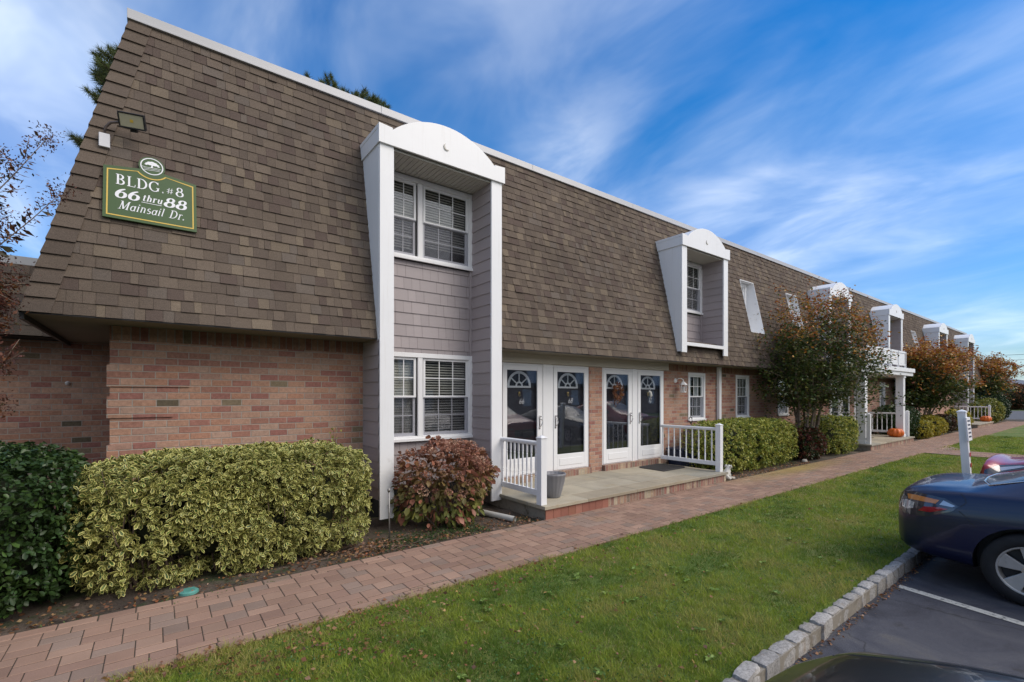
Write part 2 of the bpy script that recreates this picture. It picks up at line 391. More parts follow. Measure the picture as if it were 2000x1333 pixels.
def sidingmat():
    m, nt, b = newmat('siding')
    g = N(nt, 'ShaderNodeNewGeometry'); sp = N(nt, 'ShaderNodeSeparateXYZ'); lk(nt, g.outputs['Position'], sp.inputs[0])
    sn = N(nt, 'ShaderNodeSeparateXYZ'); lk(nt, g.outputs['True Normal'], sn.inputs[0])
    side = math_(nt, 'GREATER_THAN', math_(nt, 'ABSOLUTE', sn.outputs['X']), .7); fr = math_(nt, 'SUBTRACT', 1.0, side)
    row = math_(nt, 'FLOOR', math_(nt, 'DIVIDE', math_(nt, 'ADD', sp.outputs['Z'], 5.0), SID))
    wn = N(nt, 'ShaderNodeTexWhiteNoise', noise_dimensions='1D'); lk(nt, row, wn.inputs['W'])
    u = math_(nt, 'ADD', math_(nt, 'DIVIDE', sp.outputs['X'], .19), math_(nt, 'MULTIPLY', wn.outputs['Value'], 7.0))
    w2 = math_(nt, 'MULTIPLY', math_(nt, 'SINE', math_(nt, 'MULTIPLY', u, 2.1)), .28); u = math_(nt, 'ADD', u, w2)
    c = math_(nt, 'FLOOR', u); f = math_(nt, 'SUBTRACT', u, c); e = math_(nt, 'MINIMUM', f, math_(nt, 'SUBTRACT', 1.0, f))
    ln = N(nt, 'ShaderNodeMapRange', inp={1: .008, 2: .02}); lk(nt, e, ln.inputs[0])
    ln = math_(nt, 'MAXIMUM', ln.outputs[0], side)
    cb = N(nt, 'ShaderNodeCombineXYZ'); lk(nt, c, cb.inputs[0]); lk(nt, row, cb.inputs[1])
    w3 = N(nt, 'ShaderNodeTexWhiteNoise', noise_dimensions='3D'); lk(nt, cb.outputs[0], w3.inputs['Vector'])
    mp = N(nt, 'ShaderNodeMapping'); mp.inputs['Scale'].default_value = (140, 140, 5); lk(nt, g.outputs['Position'], mp.inputs[0])
    gr = noise(nt, 1, 3, .6, mp.outputs[0])
    rr = ramp(nt, [(.2, (.32, .285, .292)), (.8, (.38, .338, .345))])
    lk(nt, math_(nt, 'ADD', math_(nt, 'MULTIPLY', w3.outputs['Value'], .5), math_(nt, 'MULTIPLY', gr, .5)), rr.inputs[0])
    cc = mixc(nt, ln, (.12, .10, .10), rr.outputs[0])
    lk(nt, cc, b.inputs['Base Color']); b.inputs['Roughness'].default_value = .6
    bump(nt, b, math_(nt, 'ADD', math_(nt, 'MULTIPLY', gr, .3), ln), .35, .003)
SID = .184
sidingmat()

def grassbase():
    m, nt, b = newmat('lawn')
    n1 = noise(nt, .9, 6, .65); r = ramp(nt, [(.3, (.07, .125, .016)), (.5, (.115, .175, .024)), (.63, (.18, .18, .045)), (.75, (.23, .18, .06))]); lk(nt, n1, r.inputs[0])
    n2 = noise(nt, 70, 4, .7); r2 = ramp(nt, [(.3, (.45,)*3), (.7, (1.35,)*3)]); lk(nt, n2, r2.inputs[0])
    lk(nt, mixc(nt, 1.0, r.outputs[0], r2.outputs[0], 'MULTIPLY'), b.inputs['Base Color']); b.inputs['Roughness'].default_value = .9
    bump(nt, b, n2, .8, .02)
grassbase()
def asphalt():
    m, nt, b = newmat('asphalt')
    n1 = noise(nt, 1.3, 7, .68, dist=1.2); r = ramp(nt, [(.34, (.026, .027, .036)), (.48, (.050, .052, .066)), (.60, (.070, .071, .082)), (.72, (.10, .094, .088))]); lk(nt, n1, r.inputs[0])
    v = noise(nt, 260, 2, .8); rv = ramp(nt, [(.3, (.55,)*3), (.62, (1.2,)*3), (.74, (2.6,)*3)]); lk(nt, v, rv.inputs[0])
    c = mixc(nt, 1.0, r.outputs[0], rv.outputs[0], 'MULTIPLY')
    sc = noise(nt, 4, 6, .7); rs = ramp(nt, [(.60, (0,)*3), (.70, (.7,)*3)]); lk(nt, sc, rs.inputs[0])
    c = mixc(nt, rs.outputs[0], c, (.022, .02, .02))
    vo = N(nt, 'ShaderNodeTexVoronoi', feature='DISTANCE_TO_EDGE'); vo.inputs['Scale'].default_value = .42
    g_ = N(nt, 'ShaderNodeNewGeometry'); wv = N(nt, 'ShaderNodeTexNoise'); wv.inputs['Scale'].default_value = 2.2; wv.inputs['Detail'].default_value = 6; lk(nt, g_.outputs['Position'], wv.inputs['Vector'])
    va = N(nt, 'ShaderNodeVectorMath', operation='ADD'); vs_ = N(nt, 'ShaderNodeVectorMath', operation='SCALE'); vs_.inputs['Scale'].default_value = .55; lk(nt, wv.outputs['Color'], vs_.inputs[0]); lk(nt, g_.outputs['Position'], va.inputs[0]); lk(nt, vs_.outputs[0], va.inputs[1]); lk(nt, va.outputs[0], vo.inputs['Vector'])
    ck = ramp(nt, [(.0, (.75,)*3), (.0045, (0,)*3)]); lk(nt, vo.outputs['Distance'], ck.inputs[0]); c = mixc(nt, ck.outputs[0], c, (.012, .011, .011))
    lk(nt, c, b.inputs['Base Color']); b.inputs['Roughness'].default_value = .82; bump(nt, b, v, .6, .004)
asphalt()
def roadpaint():
    m, nt, b = newmat('road_paint')
    n1 = noise(nt, 30, 6, .75); r = ramp(nt, [(.36, (.10, .10, .10)), (.48, (.50, .49, .44))]); lk(nt, n1, r.inputs[0])
    lk(nt, r.outputs[0], b.inputs['Base Color']); b.inputs['Roughness'].default_value = .8; bump(nt, b, n1, .4, .002)
roadpaint()
def mulch():
    m, nt, b = newmat('bed_soil')
    n1 = noise(nt, 1.6, 5, .6); r = ramp(nt, [(.35, (.055, .040, .030)), (.55, (.10, .075, .055)), (.68, (.15, .115, .09))]); lk(nt, n1, r.inputs[0])
    n2 = noise(nt, 45, 5, .75); r2 = ramp(nt, [(.3, (.4,)*3), (.7, (1.5,)*3)]); lk(nt, n2, r2.inputs[0])
    c = mixc(nt, 1.0, r.outputs[0], r2.outputs[0], 'MULTIPLY')
    n3 = noise(nt, 2.1, 5, .7); r3 = ramp(nt, [(.52, (0,)*3), (.62, (.8,)*3)]); lk(nt, n3, r3.inputs[0])
    c = mixc(nt, r3.outputs[0], c, (.035, .06, .018))
    lk(nt, c, b.inputs['Base Color']); b.inputs['Roughness'].default_value = .95; bump(nt, b, n2, .9, .02)
mulch()
leafmat('leaf_var', .4, .2, ((.62, .58, .20), .50))
leafmat('leaf', .45, .25)
leafmat('leaf_dark', .38, .15)
leafmat('blade', .6, .35)
attrmat('flower', rough=.9, gr=.3, gscale=200, bstr=.2, big=.15)

# ------------------------------------------------------------------ camera
F_, HZ, HCAM = 914., 773., 1.80
TH = math.atan(1202/F_); S_, C_ = math.sin(TH), math.cos(TH)
cam_d = bpy.data.cameras.new('camera'); cam = bpy.data.objects.new('camera', cam_d); COL.objects.link(cam); scene.camera = cam
cam.location = (0, 0, HCAM); cam.rotation_euler = (R(90), 0, math.atan2(S_, C_) - R(90))
cam_d.sensor_width = 36; cam_d.lens = 36*F_/2000; cam_d.shift_y = (HZ-666.5)/2000; cam_d.clip_end = 2000; cam_d.clip_start = .05

# ------------------------------------------------------------------ world and sun
def skydir(px, py):
    u, v = (px-1000)/F_, (HZ-py)/F_; d = Vector((S_*u+C_, S_-C_*u, v)).normalized(); return tuple(d)
CLOUDS = [(skydir(20, 130), .14, .30), (skydir(60, 420), .25, -.04), (skydir(780, 110), .22, .0), (skydir(1120, 160), .14, -.03), (skydir(1090, 310), .12, .18), (skydir(1400, 450), .14, .17), (skydir(1640, 400), .13, .12),
          (skydir(1980, 60), .14, -.02), (skydir(1900, 240), .18, -.04), (skydir(1850, 440), .14, .02), (skydir(1800, 590), .12, .0), (skydir(1000, 40), .2, .0), (skydir(1550, 120), .22, -.08), (skydir(1300, 330), .08, -.06), (skydir(330, 20), .12, -.02)]
SUN_EL, SUN_AZ = 46, 142        # azimuth measured clockwise from +Y
w = bpy.data.worlds.new('World'); scene.world = w; w.use_nodes = True
nt = w.node_tree; bg = nt.nodes['Background']
sky = N(nt, 'ShaderNodeTexSky', sky_type='NISHITA', sun_disc=False); sky.sun_elevation = R(SUN_EL); sky.sun_rotation = R(SUN_AZ)
sky.air_density = 1.3; sky.dust_density = .4; sky.ozone_density = 3.0
hs = N(nt, 'ShaderNodeHueSaturation', inp={'Hue': .508, 'Saturation': 1.52, 'Value': .68}); lk(nt, sky.outputs[0], hs.inputs['Color'])
tc = N(nt, 'ShaderNodeTexCoord'); sp = N(nt, 'ShaderNodeSeparateXYZ'); lk(nt, tc.outputs['Generated'], sp.inputs[0])
nrmv = N(nt, 'ShaderNodeVectorMath', operation='NORMALIZE'); lk(nt, tc.outputs['Generated'], nrmv.inputs[0])
den = math_(nt, 'ADD', math_(nt, 'MAXIMUM', sp.outputs['Z'], 0.0), .18)
cbn = N(nt, 'ShaderNodeCombineXYZ'); lk(nt, math_(nt, 'DIVIDE', sp.outputs['X'], den), cbn.inputs[0]); lk(nt, math_(nt, 'DIVIDE', sp.outputs['Y'], den), cbn.inputs[1])
mp = N(nt, 'ShaderNodeMapping'); mp.inputs['Rotation'].default_value = (0, 0, R(-12)); mp.inputs['Scale'].default_value = (1.15, .62, 1); mp.inputs['Location'].default_value = (1.9, 3.7, 0)
lk(nt, cbn.outputs[0], mp.inputs[0])
c1 = noise(nt, .8, 5, .46, mp.outputs[0], .35); c2 = noise(nt, 2.4, 5, .54, mp.outputs[0], .5)
cc = math_(nt, 'ADD', math_(nt, 'MULTIPLY', c1, .74), math_(nt, 'MULTIPLY', c2, .26))
back = math_(nt, 'MULTIPLY', math_(nt, 'MAXIMUM', math_(nt, 'MULTIPLY', sp.outputs['Y'], -1.0), 0.0), .40)   # thicker cloud added out of view behind the camera to whiten the ambient light
cc = math_(nt, 'ADD', cc, back)
# broad cloud banks in given directions of the sky, broken up by the same noise
for (dx_, dy_, dz_), sg, wt in CLOUDS:
    vd = N(nt, 'ShaderNodeVectorMath', operation='DISTANCE'); lk(nt, nrmv.outputs[0], vd.inputs[0]); vd.inputs[1].default_value = (dx_, dy_, dz_)
    ex = math_(nt, 'EXPONENT', math_(nt, 'MULTIPLY', math_(nt, 'POWER', math_(nt, 'DIVIDE', vd.outputs['Value'], sg), 2.0), -1.0))
    cc = math_(nt, 'ADD', cc, math_(nt, 'MULTIPLY', ex, wt))
mk = ramp(nt, [(.33, (0,)*3), (.47, (.20,)*3), (.58, (.38,)*3), (.70, (.64,)*3), (.84, (.92,)*3)]); lk(nt, cc, mk.inputs[0])
shade = ramp(nt, [(.36, (1.9, 2.6, 4.3)), (.50, (3.2, 3.9, 5.2)), (.66, (5.3, 5.7, 6.3))]); lk(nt, c2, shade.inputs[0])
lowr = ramp(nt, [(0, (.42, .60, .92)), (.16, (.60, .78, 1.0)), (.45, (1, 1, 1))]); lk(nt, sp.outputs['Z'], lowr.inputs[0])      # bluer, dimmer air near the horizon
clear = mixc(nt, 1.0, hs.outputs[0], lowr.outputs[0], 'MULTIPLY')
deck = mixc(nt, math_(nt, 'MULTIPLY', back, 3.2, True), shade.outputs[0], (5.6, 5.45, 5.3))  # the added cloud is tinted warm white to offset the blue sky light
lk(nt, mixc(nt, mk.outputs[0], clear, deck), bg.inputs['Color']); bg.inputs['Strength'].default_value = .15
sd = bpy.data.lights.new('sun', 'SUN'); sd.energy = 1.8; sd.angle = R(42); sd.color = (1, .90, .78)
so = bpy.data.objects.new('sun', sd); COL.objects.link(so)
az = R(SUN_AZ); el = R(SUN_EL); dv = Vector((math.sin(az)*math.cos(el), math.cos(az)*math.cos(el), math.sin(el)))
so.rotation_euler = dv.to_track_quat('Z', 'Y').to_euler(); so.location = dv*30
scene.view_settings.view_transform = 'Standard'; scene.view_settings.look = 'None'; scene.view_settings.exposure = 0.60; scene.view_settings.gamma = 1
# ------------------------------------------------------------------ main building
YW, YE, ZE, YP = 6.82, 6.26, 2.59, 6.18
ZT = 6.20; K = .777/3.62; XL, XR = -1.01, 47.3
def roofY(z): return YE + K*(z-ZE)
SH = [((.120,.098,.081), 38), ((.104,.085,.072), 26), ((.134,.110,.090), 16), ((.155,.128,.100), 8), ((.096,.075,.066), 12), ((.122,.104,.091), 8)]
SHP = [c for c, k in SH for _ in range(k)]
def shingles(mb, x0, x1, ye, ze, zt, hipl, hipr, holes, k=K, sx=1.0):
    sl = math.sqrt(1+k*k); n = int(round((zt-ze)*sl/.1312)); dz = (zt-ze)/n
    for i in range(n):
        za, zb = ze+i*dz, ze+(i+1)*dz
        xa = x0 + (k*(za-ze)+.19 if hipl else 0); xb = x1 - (k*(za-ze) if hipr else 0)
        blocks = sorted([(h[0], h[1]) for h in holes if h[2] < (za+zb)/2 < h[3]])
        x = xa; last = None
        while x < xb:
            c = random.choice(SHP); wdt = random.choice((.07, .09, .10, .12, .13, .15, .17, .22))*sx
            if last == c and random.random() < .6: c = random.choice(SHP)
            last = c; e = min(x+wdt, xb)
            seg = [(x, e)]
            for a, b in blocks:
                seg = [q for s0, s1 in seg for q in ((s0, min(s1, a)), (max(s0, b), s1)) if q[1]-q[0] > .001]
            t = random.choice((.012, .013, .019, .020)); jz = random.uniform(-.0025, .0025)
            f = random.uniform(.92, 1.08)
            if random.random() < .02: t += .010; jz -= .006
            cc = tuple(v*f*w_ for v, w_ in zip(c, (.98, .95, .91)))
            for s0, s1 in seg:
                ya, yb = ye+k*(za-ze), ye+k*(zb-ze); g = .0012
                mb.faces([(s0+g, ya-t, za+jz), (s1-g, ya-t, za+jz), (s1-g, yb-.004, zb+.004), (s0+g, yb-.004, zb+.004),
                          (s0+g, ya+.006, za+jz), (s1-g, ya+.006, za+jz), (s1-g, yb+.004, zb), (s0+g, yb+.004, zb)],
                         [(0,1,2,3), (0,4,5,1), (0,3,7,4), (1,5,6,2)], cc)
            x = e
def wall(mb, x0, x1, z0, z1, y, openings, depth=.10):
    """flat wall facing -Y with real openings and reveals"""
    xs = sorted({x0, x1, *[o[0] for o in openings], *[o[1] for o in openings]}); zs = sorted({z0, z1, *[o[2] for o in openings], *[o[3] for o in openings]})
    xs = [x for x in xs if x0 <= x <= x1]; zs = [z for z in zs if z0 <= z <= z1]
    for a, b in zip(xs, xs[1:]):
        for c, d in zip(zs, zs[1:]):
            mx, mz = (a+b)/2, (c+d)/2
            if any(o[0] < mx < o[1] and o[2] < mz < o[3] for o in openings): continue
            mb.poly([(a,y,c),(b,y,c),(b,y,d),(a,y,d)])
    for o in openings:
        a, b, c, d = o[:4]; e = y+depth
        mb.poly([(a,y,c),(a,e,c),(a,e,d),(a,y,d)]); mb.poly([(b,y,c),(b,y,d),(b,e,d),(b,e,c)])
        mb.poly([(a,y,d),(a,e,d),(b,e,d),(b,y,d)]); mb.poly([(a,y,c),(b,y,c),(b,e,c),(a,e,c)])
def ring(mb, x0, x1, z0, z1, y0, y1, w, wb=None, wt=None, mi=0):
    wb = wb or w; wt = wt or w
    mb.box(x0, x0+w, y0, y1, z0, z1, mi=mi); mb.box(x1-w, x1, y0, y1, z0, z1, mi=mi)
    mb.box(x0+w, x1-w, y0, y1, z0, z0+wb, mi=mi); mb.box(x0+w, x1-w, y0, y1, z1-wt, z1, mi=mi)
def window(par, x0, x1, z0, z1, y, cols=3, name='window', blind=True, frame='white_vinyl', mull=None, units=None):
    """double-hung window filling the opening x0..x1, z0..z1 of a wall at y"""
    units = units or [(x0, x1)]
    f = MB(); ring(f, x0-.055, x1+.055, z0-.05, z1+.05, y-.022, y-.001, .07)
    f.box(x0-.07, x1+.07, y-.05, y-.023, z0-.055, z0-.01)
    for a, b in zip(units, units[1:]): f.box(a[1], b[0], y-.016, y+.03, z0+.021, z1-.021)
    ring(f, x0+.001, x1-.001, z0+.001, z1-.001, y, y+.085, .02)
    win = f.build(name, M[frame], par, bevel=.003)
    sash = MB(); mun = MB(); gl = MB(); sc = MB(); bl = MB()
    zm = (z0+z1)/2
    for a, b in units:
        a += .022; b -= .022
        ring(sash, a, b, zm-.015, z1-.022, y+.012, y+.040, .038, .034)          # upper sash
        ring(sash, a+.002, b-.002, z0+.022, zm+.018, y+.042, y+.068, .038, .05)  # lower sash
        gl.box(a+.03, b-.03, y+.024, y+.028, zm+.01, z1-.05); gl.box(a+.03, b-.03, y+.053, y+.057, z0+.06, zm)
        for zlo, zhi, yy in ((zm+.02, z1-.06, y+.018), (z0+.072, zm-.02, y+.047)):
            for k in range(1, cols):
                xx = a+.038 + (b-a-.076)*k/cols; mun.box(xx-.007, xx+.007, yy, yy+.005, zlo, zhi)
            zz = (zlo+zhi)/2; mun.box(a+.038, b-.038, yy-.0012, yy+.0038, zz-.007, zz+.007)
        sc.box(a+.004, b-.004, y+.005, y+.0065, z0+.03, zm-.002)
        if blind:
            nn = int((z1-z0-.1)/.042); dr = random.choice((0, 0, 1, 2, 4)); tr_ = random.uniform(.018, .036); sag = random.uniform(-.006, .006)
            for k in range(dr, nn):
                zz = z0+.06+k*.042; tl = .016 if blind is True else .006
                bl.faces([(a+.02, y+.085, zz), (b-.02, y+.085, zz), (b-.02, y+.085+.038-tr_*.6, zz+tr_+sag), (a+.02, y+.085+.038-tr_*.6, zz+tr_)], [(0,1,2,3)])
        else:
            for k in range(8):
                u0, u1 = a+.03+(b-a-.06)*k/8, a+.03+(b-a-.06)*(k+1)/8
                if 3 <= k <= 4: continue
                bl.faces([(u0, y+.11, z0+.03), ((u0+u1)/2, y+.13, z0+.03), (u1, y+.11, z0+.03), (u1, y+.11, z1-.03), ((u0+u1)/2, y+.13, z1-.03), (u0, y+.11, z1-.03)], [(0,1,4,5),(1,2,3,4)])
    sash.build('sash', M[frame], win, bevel=.002); mun.build('muntin', M[frame], win)
    gl.build('glass', M['glass'], win); sc.build('screen', M['screen'], win); bl.build('blind' if blind else 'curtain', M['blind' if blind else 'curtain'], win)
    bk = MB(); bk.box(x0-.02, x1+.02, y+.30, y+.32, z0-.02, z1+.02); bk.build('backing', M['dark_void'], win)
    return win
def courses(mb, p0, p1, z0, z1, nout, first=None):
    """lapped siding boards between two plan points; nout = outward direction"""
    n0 = math.floor((z0+5.0)/SID); z = n0*SID - 5.0
    nx, ny = nout
    while z < z1-.004:
        a, b = max(z, z0), min(z+SID, z1); t = .013*(1-(a-z)/SID)+.002; t2 = .002
        q = [(p0[0]+nx*t, p0[1]+ny*t, a), (p1[0]+nx*t, p1[1]+ny*t, a), (p1[0]+nx*t2, p1[1]+ny*t2, b), (p0[0]+nx*t2, p0[1]+ny*t2, b), (p0[0], p0[1], a), (p1[0], p1[1], a)]
        mb.faces(q, [(0,1,2,3), (4,5,1,0)]); z += SID

bld = thing('apartment_building', 'long two storey brick apartment building with brown shingled mansard roof and white framed dormers', 'building', (XL+.6, YW, 0))
D_FULL = [(2.43, 4.49), (41.35, 43.41)]
D_HALF = [(9.59, 11.63), (18.36, 20.42), (24.92, 26.98), (33.70, 35.74)]
SLITS = [13.45, 16.45, 28.15, 31.15]
holes = [(a+.004, b-.004, 0, 5.30) for a, b in D_FULL] + [(a+.004, b-.004, 3.10, 5.26) for a, b in D_HALF] + [(x, x+.80, 3.614, 5.154) for x in SLITS]
sh = MB(); shingles(sh, XL, XR, YE, ZE, ZT-.02, True, True, holes)
# hip caps on the near corner and the left end slope
n = 24
for i in range(n):
    za, zb = ZE+i*(ZT-.02-ZE)/n, ZE+(i+1)*(ZT-.02-ZE)/n + .012
    f_ = random.uniform(.9, 1.08); c = tuple(v*f_*w_ for v, w_ in zip(random.choice(SHP[:60]), (.98, .95, .91))); t = .036
    xa, ya, xb, yb = XL+K*(za-ZE), roofY(za), XL+K*(zb-ZE), roofY(zb)
    sh.faces([(xa-.012, ya-t, za), (xa+.205, ya-t+.004, za), (xb+.205, yb-.012, zb), (xb-.004, yb-.012, zb), (xa-t, ya+.2, za), (xb-.012, yb+.2, zb),
              (xa+.205, ya+.01, za), (xa, ya+.01, za)], [(0,1,2,3), (0,3,5,4), (0,7,6,1), (1,6,2)], c)
roof = sh.build('mansard_roof', M['shingle'], bld)
b = MB()
b.poly([(XL,YE+.02,ZE),(XL,16,ZE),(XL+.777,15.2,ZT),(XL+.777,roofY(ZT)+.02,ZT)], (.12,.095,.08)); b.build('end_slope', M['shingle'], roof)
b = MB(); b.poly([(XR,YE+.02,ZE),(XR-.777,roofY(ZT)+.02,ZT),(XR-.777,15.2,ZT),(XR,16,ZE)], (.12,.095,.08)); b.build('end_slope', M['shingle'], roof)
# dark deck behind the shingles (with the same openings) keeps the attic closed
dk = MB()
xs = sorted({XL+.03, XR-.03, *[h[0] for h in holes], *[h[1] for h in holes]})
for a, c in zip(xs, xs[1:]):
    hs_ = [h for h in holes if h[0] < (a+c)/2 < h[1]]
    lo, hi = (hs_[0][2], hs_[0][3]) if hs_ else (9, 9)
    for z0, z1 in ((ZE+.005, min(lo, ZT)), (hi, ZT)):
        if z1-z0 > .02:
            l0 = (a, a+K*(z1-ZE)) if a < XL+.1 else (a, a); l1 = (c, c-K*(z1-ZE)) if c > XR-.1 else (c, c)
            dk.poly([(l0[0], roofY(z0)+.012, z0), (l1[0], roofY(z0)+.012, z0), (l1[1], roofY(z1)+.012, z1), (l0[1], roofY(z1)+.012, z1)])
        if False: dk.poly([(a, roofY(z0)+.012, z0), (c, roofY(z0)+.012, z0), (c, roofY(z1)+.012, z1), (a, roofY(z1)+.012, z1)])
dk.box(XL+.8, XR-.8, 7.12, 15.2, 6.10, 6.17)
dk.build('roof_deck', M['dark_void'], roof)
cp = MB(); pr_ = [(6.985, 6.165), (6.985, 6.185), (7.0, 6.19), (7.005, 6.292), (7.03, 6.30), (7.22, 6.28), (7.22, 6.165)]
x = XL+.74
while x < XR-.74:
    e = min(x+3.05, XR-.74); cp.prism(pr_, 'x', x+.0015, e-.0015); x = e
cp.box(XL+.74, XL+.95, 7.22, 15.2, 6.18, 6.29); cp.box(XR-.95, XR-.74, 7.22, 15.2, 6.18, 6.29)
cp.build('coping', M['coping_metal'], roof, bevel=.003)
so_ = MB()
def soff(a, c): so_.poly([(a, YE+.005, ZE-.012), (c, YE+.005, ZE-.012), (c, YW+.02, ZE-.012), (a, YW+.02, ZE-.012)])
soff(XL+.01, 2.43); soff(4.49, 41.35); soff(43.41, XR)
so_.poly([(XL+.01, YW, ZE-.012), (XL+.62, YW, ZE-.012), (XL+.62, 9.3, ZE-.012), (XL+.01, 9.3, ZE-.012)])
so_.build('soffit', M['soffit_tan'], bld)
de = MB()
for a, c in ((XL+.01, 2.42), (4.50, 41.34), (43.42, XR)): de.box(a, c, YE-.004, YE+.016, ZE-.014, ZE+.004)
de.build('drip_edge', M['black_plastic'], bld)
fc = MB(); fc.box(XL-.012, XL+.02, YE+.02, 15.9, ZE-.07, ZE+.01); fc.build('eave_edge', M['black_plastic'], bld)

# openings on the ground floor
WIN = [(10.90, 11.58, 1.20, 2.34), (13.31, 13.97, 1.20, 2.34), (15.98, 16.62, 1.20, 2.34), (26.22, 26.88, 1.20, 2.34), (28.70, 29.30, 1.20, 2.34), (31.2, 31.8, 1.20, 2.34), (33.6, 34.2, 1.2, 2.34)]
DOORS = [(4.92, 5.88, 'L'), (6.15, 7.15, 'R'), (7.58, 8.56, 'L'), (8.75, 9.75, 'R')]
DOORS2 = [(20.25, 21.20, 'L'), (21.35, 22.28, 'R'), (22.83, 23.72, 'L')]
def bpart(fn):
    m_ = MB(); fn(m_); return m_.build('brick_wall', M['brick'], bld)
def left_(br):
    wall(br, -.41, 2.43, -.1, 2.42, YW, [])
    br.poly([(-.41, YW, -.1), (-.41, 9.3, -.1), (-.41, 9.3, 2.58), (-.41, YW, 2.58)])
    for z in (1.90, 1.55, 1.01, .53): br.box(-.435, .32 if z in (1.9, 1.01) else .16, YW-.018, YW+.02, z, z+.24)
bpart(left_)
bpart(lambda br: wall(br, 9.82, 20.0, -.1, 2.42, YW, WIN[:3]))
bpart(lambda br: wall(br, 23.9, 41.35, -.1, 2.42, YW, WIN[3:]))
bpart(lambda br: (wall(br, 43.41, XR-.6, -.1, 2.42, YW, []), br.poly([(XR-.6, YW, -.1), (XR-.6, 15, -.1), (XR-.6, 15, 2.58), (XR-.6, YW, 2.58)])))
for q in ((7.17, 7.56, YW-.05, YW+.12, .2, 2.40), (9.775, 9.90, YW-.03, YW+.1, .2, 2.42), (4.49, 4.88, YW-.01, YW+.1, .2, 2.4), (22.32, 22.80, YW-.03, YW+.1, .2, 2.40), (19.9, 20.2, YW-.02, YW+.1, .2, 2.4), (23.76, 23.92, YW-.02, YW+.1, .2, 2.42)):
    m_ = MB(); m_.box(*q); m_.build('brick_pier', M['brick'], bld)
for q in ((4.9, 7.16), (7.57, 9.77), (20.2, 22.31), (22.81, 23.75)):
    m_ = MB(); m_.box(q[0], q[1], YW-.13, YW-.001, .195, .315); m_.build('brick_sill', M['brick_riser'], bld)
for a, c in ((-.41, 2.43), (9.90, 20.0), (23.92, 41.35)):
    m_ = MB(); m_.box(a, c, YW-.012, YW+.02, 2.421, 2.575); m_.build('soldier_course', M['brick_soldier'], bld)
for a, c in ((4.49, 9.895), (20.005, 23.90)):
    m_ = MB(); m_.box(a, c, YW-.09, YW+.1, 2.405, 2.577); m_.build('lintel_panel', M['trim_beige'], bld, bevel=.003)
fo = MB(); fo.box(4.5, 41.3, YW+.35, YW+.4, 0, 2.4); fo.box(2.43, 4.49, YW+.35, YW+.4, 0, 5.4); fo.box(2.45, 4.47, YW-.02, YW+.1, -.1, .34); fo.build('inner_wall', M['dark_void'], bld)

for (a, c, z0, z1), bl_ in zip(WIN, (False, True, True, True, True, True, True)):
    window(bld, a, c, z0, z1, YW, cols=3 if a < 15 else 2, blind=bl_ or False)

def text_mesh(name, body, size, mat, parent, mw, shear=0, off=0, sx=1, extrude=.001, align='CENTER'):
    cu = bpy.data.curves.new(name, 'FONT'); cu.body = body; cu.size = size; cu.shear = shear; cu.offset = off; cu.extrude = extrude
    cu.align_x = align; cu.align_y = 'CENTER'; cu.resolution_u = 3
    t = bpy.data.objects.new(name, cu); COL.objects.link(t); bpy.context.view_layer.update()
    me = bpy.data.meshes.new_from_object(t.evaluated_get(bpy.context.evaluated_depsgraph_get()))
    bpy.data.objects.remove(t); bpy.data.curves.remove(cu)
    me.transform(mw @ Matrix.Diagonal((sx, 1, 1, 1)))
    if parent is not None: me.transform(Matrix.Translation(-wloc(parent)))
    me.materials.clear(); me.materials.append(M[mat])
    o = bpy.data.objects.new(name, me); COL.objects.link(o); o.parent = parent
    return o
FRONT = Matrix.Rotation(R(90), 4, 'X')
def arc(cx, cz, r, a0, a1, n): return [(cx+r*math.cos(R(a0+(a1-a0)*i/n)), cz+r*math.sin(R(a0+(a1-a0)*i/n))) for i in range(n+1)]
def fan(mb, cx, z0, r, y):
    mb.box(cx-r-.03, cx+r+.03, y-.012, y, z0-.035, z0)
    o, i_ = arc(cx, z0, r+.03, 0, 180, 20), arc(cx, z0, r-.015, 0, 180, 20)
    for k in range(20): mb.prism([o[k], o[k+1], i_[k+1], i_[k]], 'y', y-.012, y)
    o, i_ = arc(cx, z0, r*.34, 0, 180, 10), arc(cx, z0, r*.22, 0, 180, 10)
    for k in range(10): mb.prism([o[k], o[k+1], i_[k+1], i_[k]], 'y', y-.011, y)
    for a in (38, 90, 142):
        ca, sa = math.cos(R(a)), math.sin(R(a)); w_ = .010
        mb.prism([(cx+ca*r*.33+sa*w_, z0+sa*r*.33-ca*w_), (cx+ca*r*.99+sa*w_, z0+sa*r*.99-ca*w_), (cx+ca*r*.99-sa*w_, z0+sa*r*.99+ca*w_), (cx+ca*r*.33-sa*w_, z0+sa*r*.33+ca*w_)], 'y', y-.0105, y)
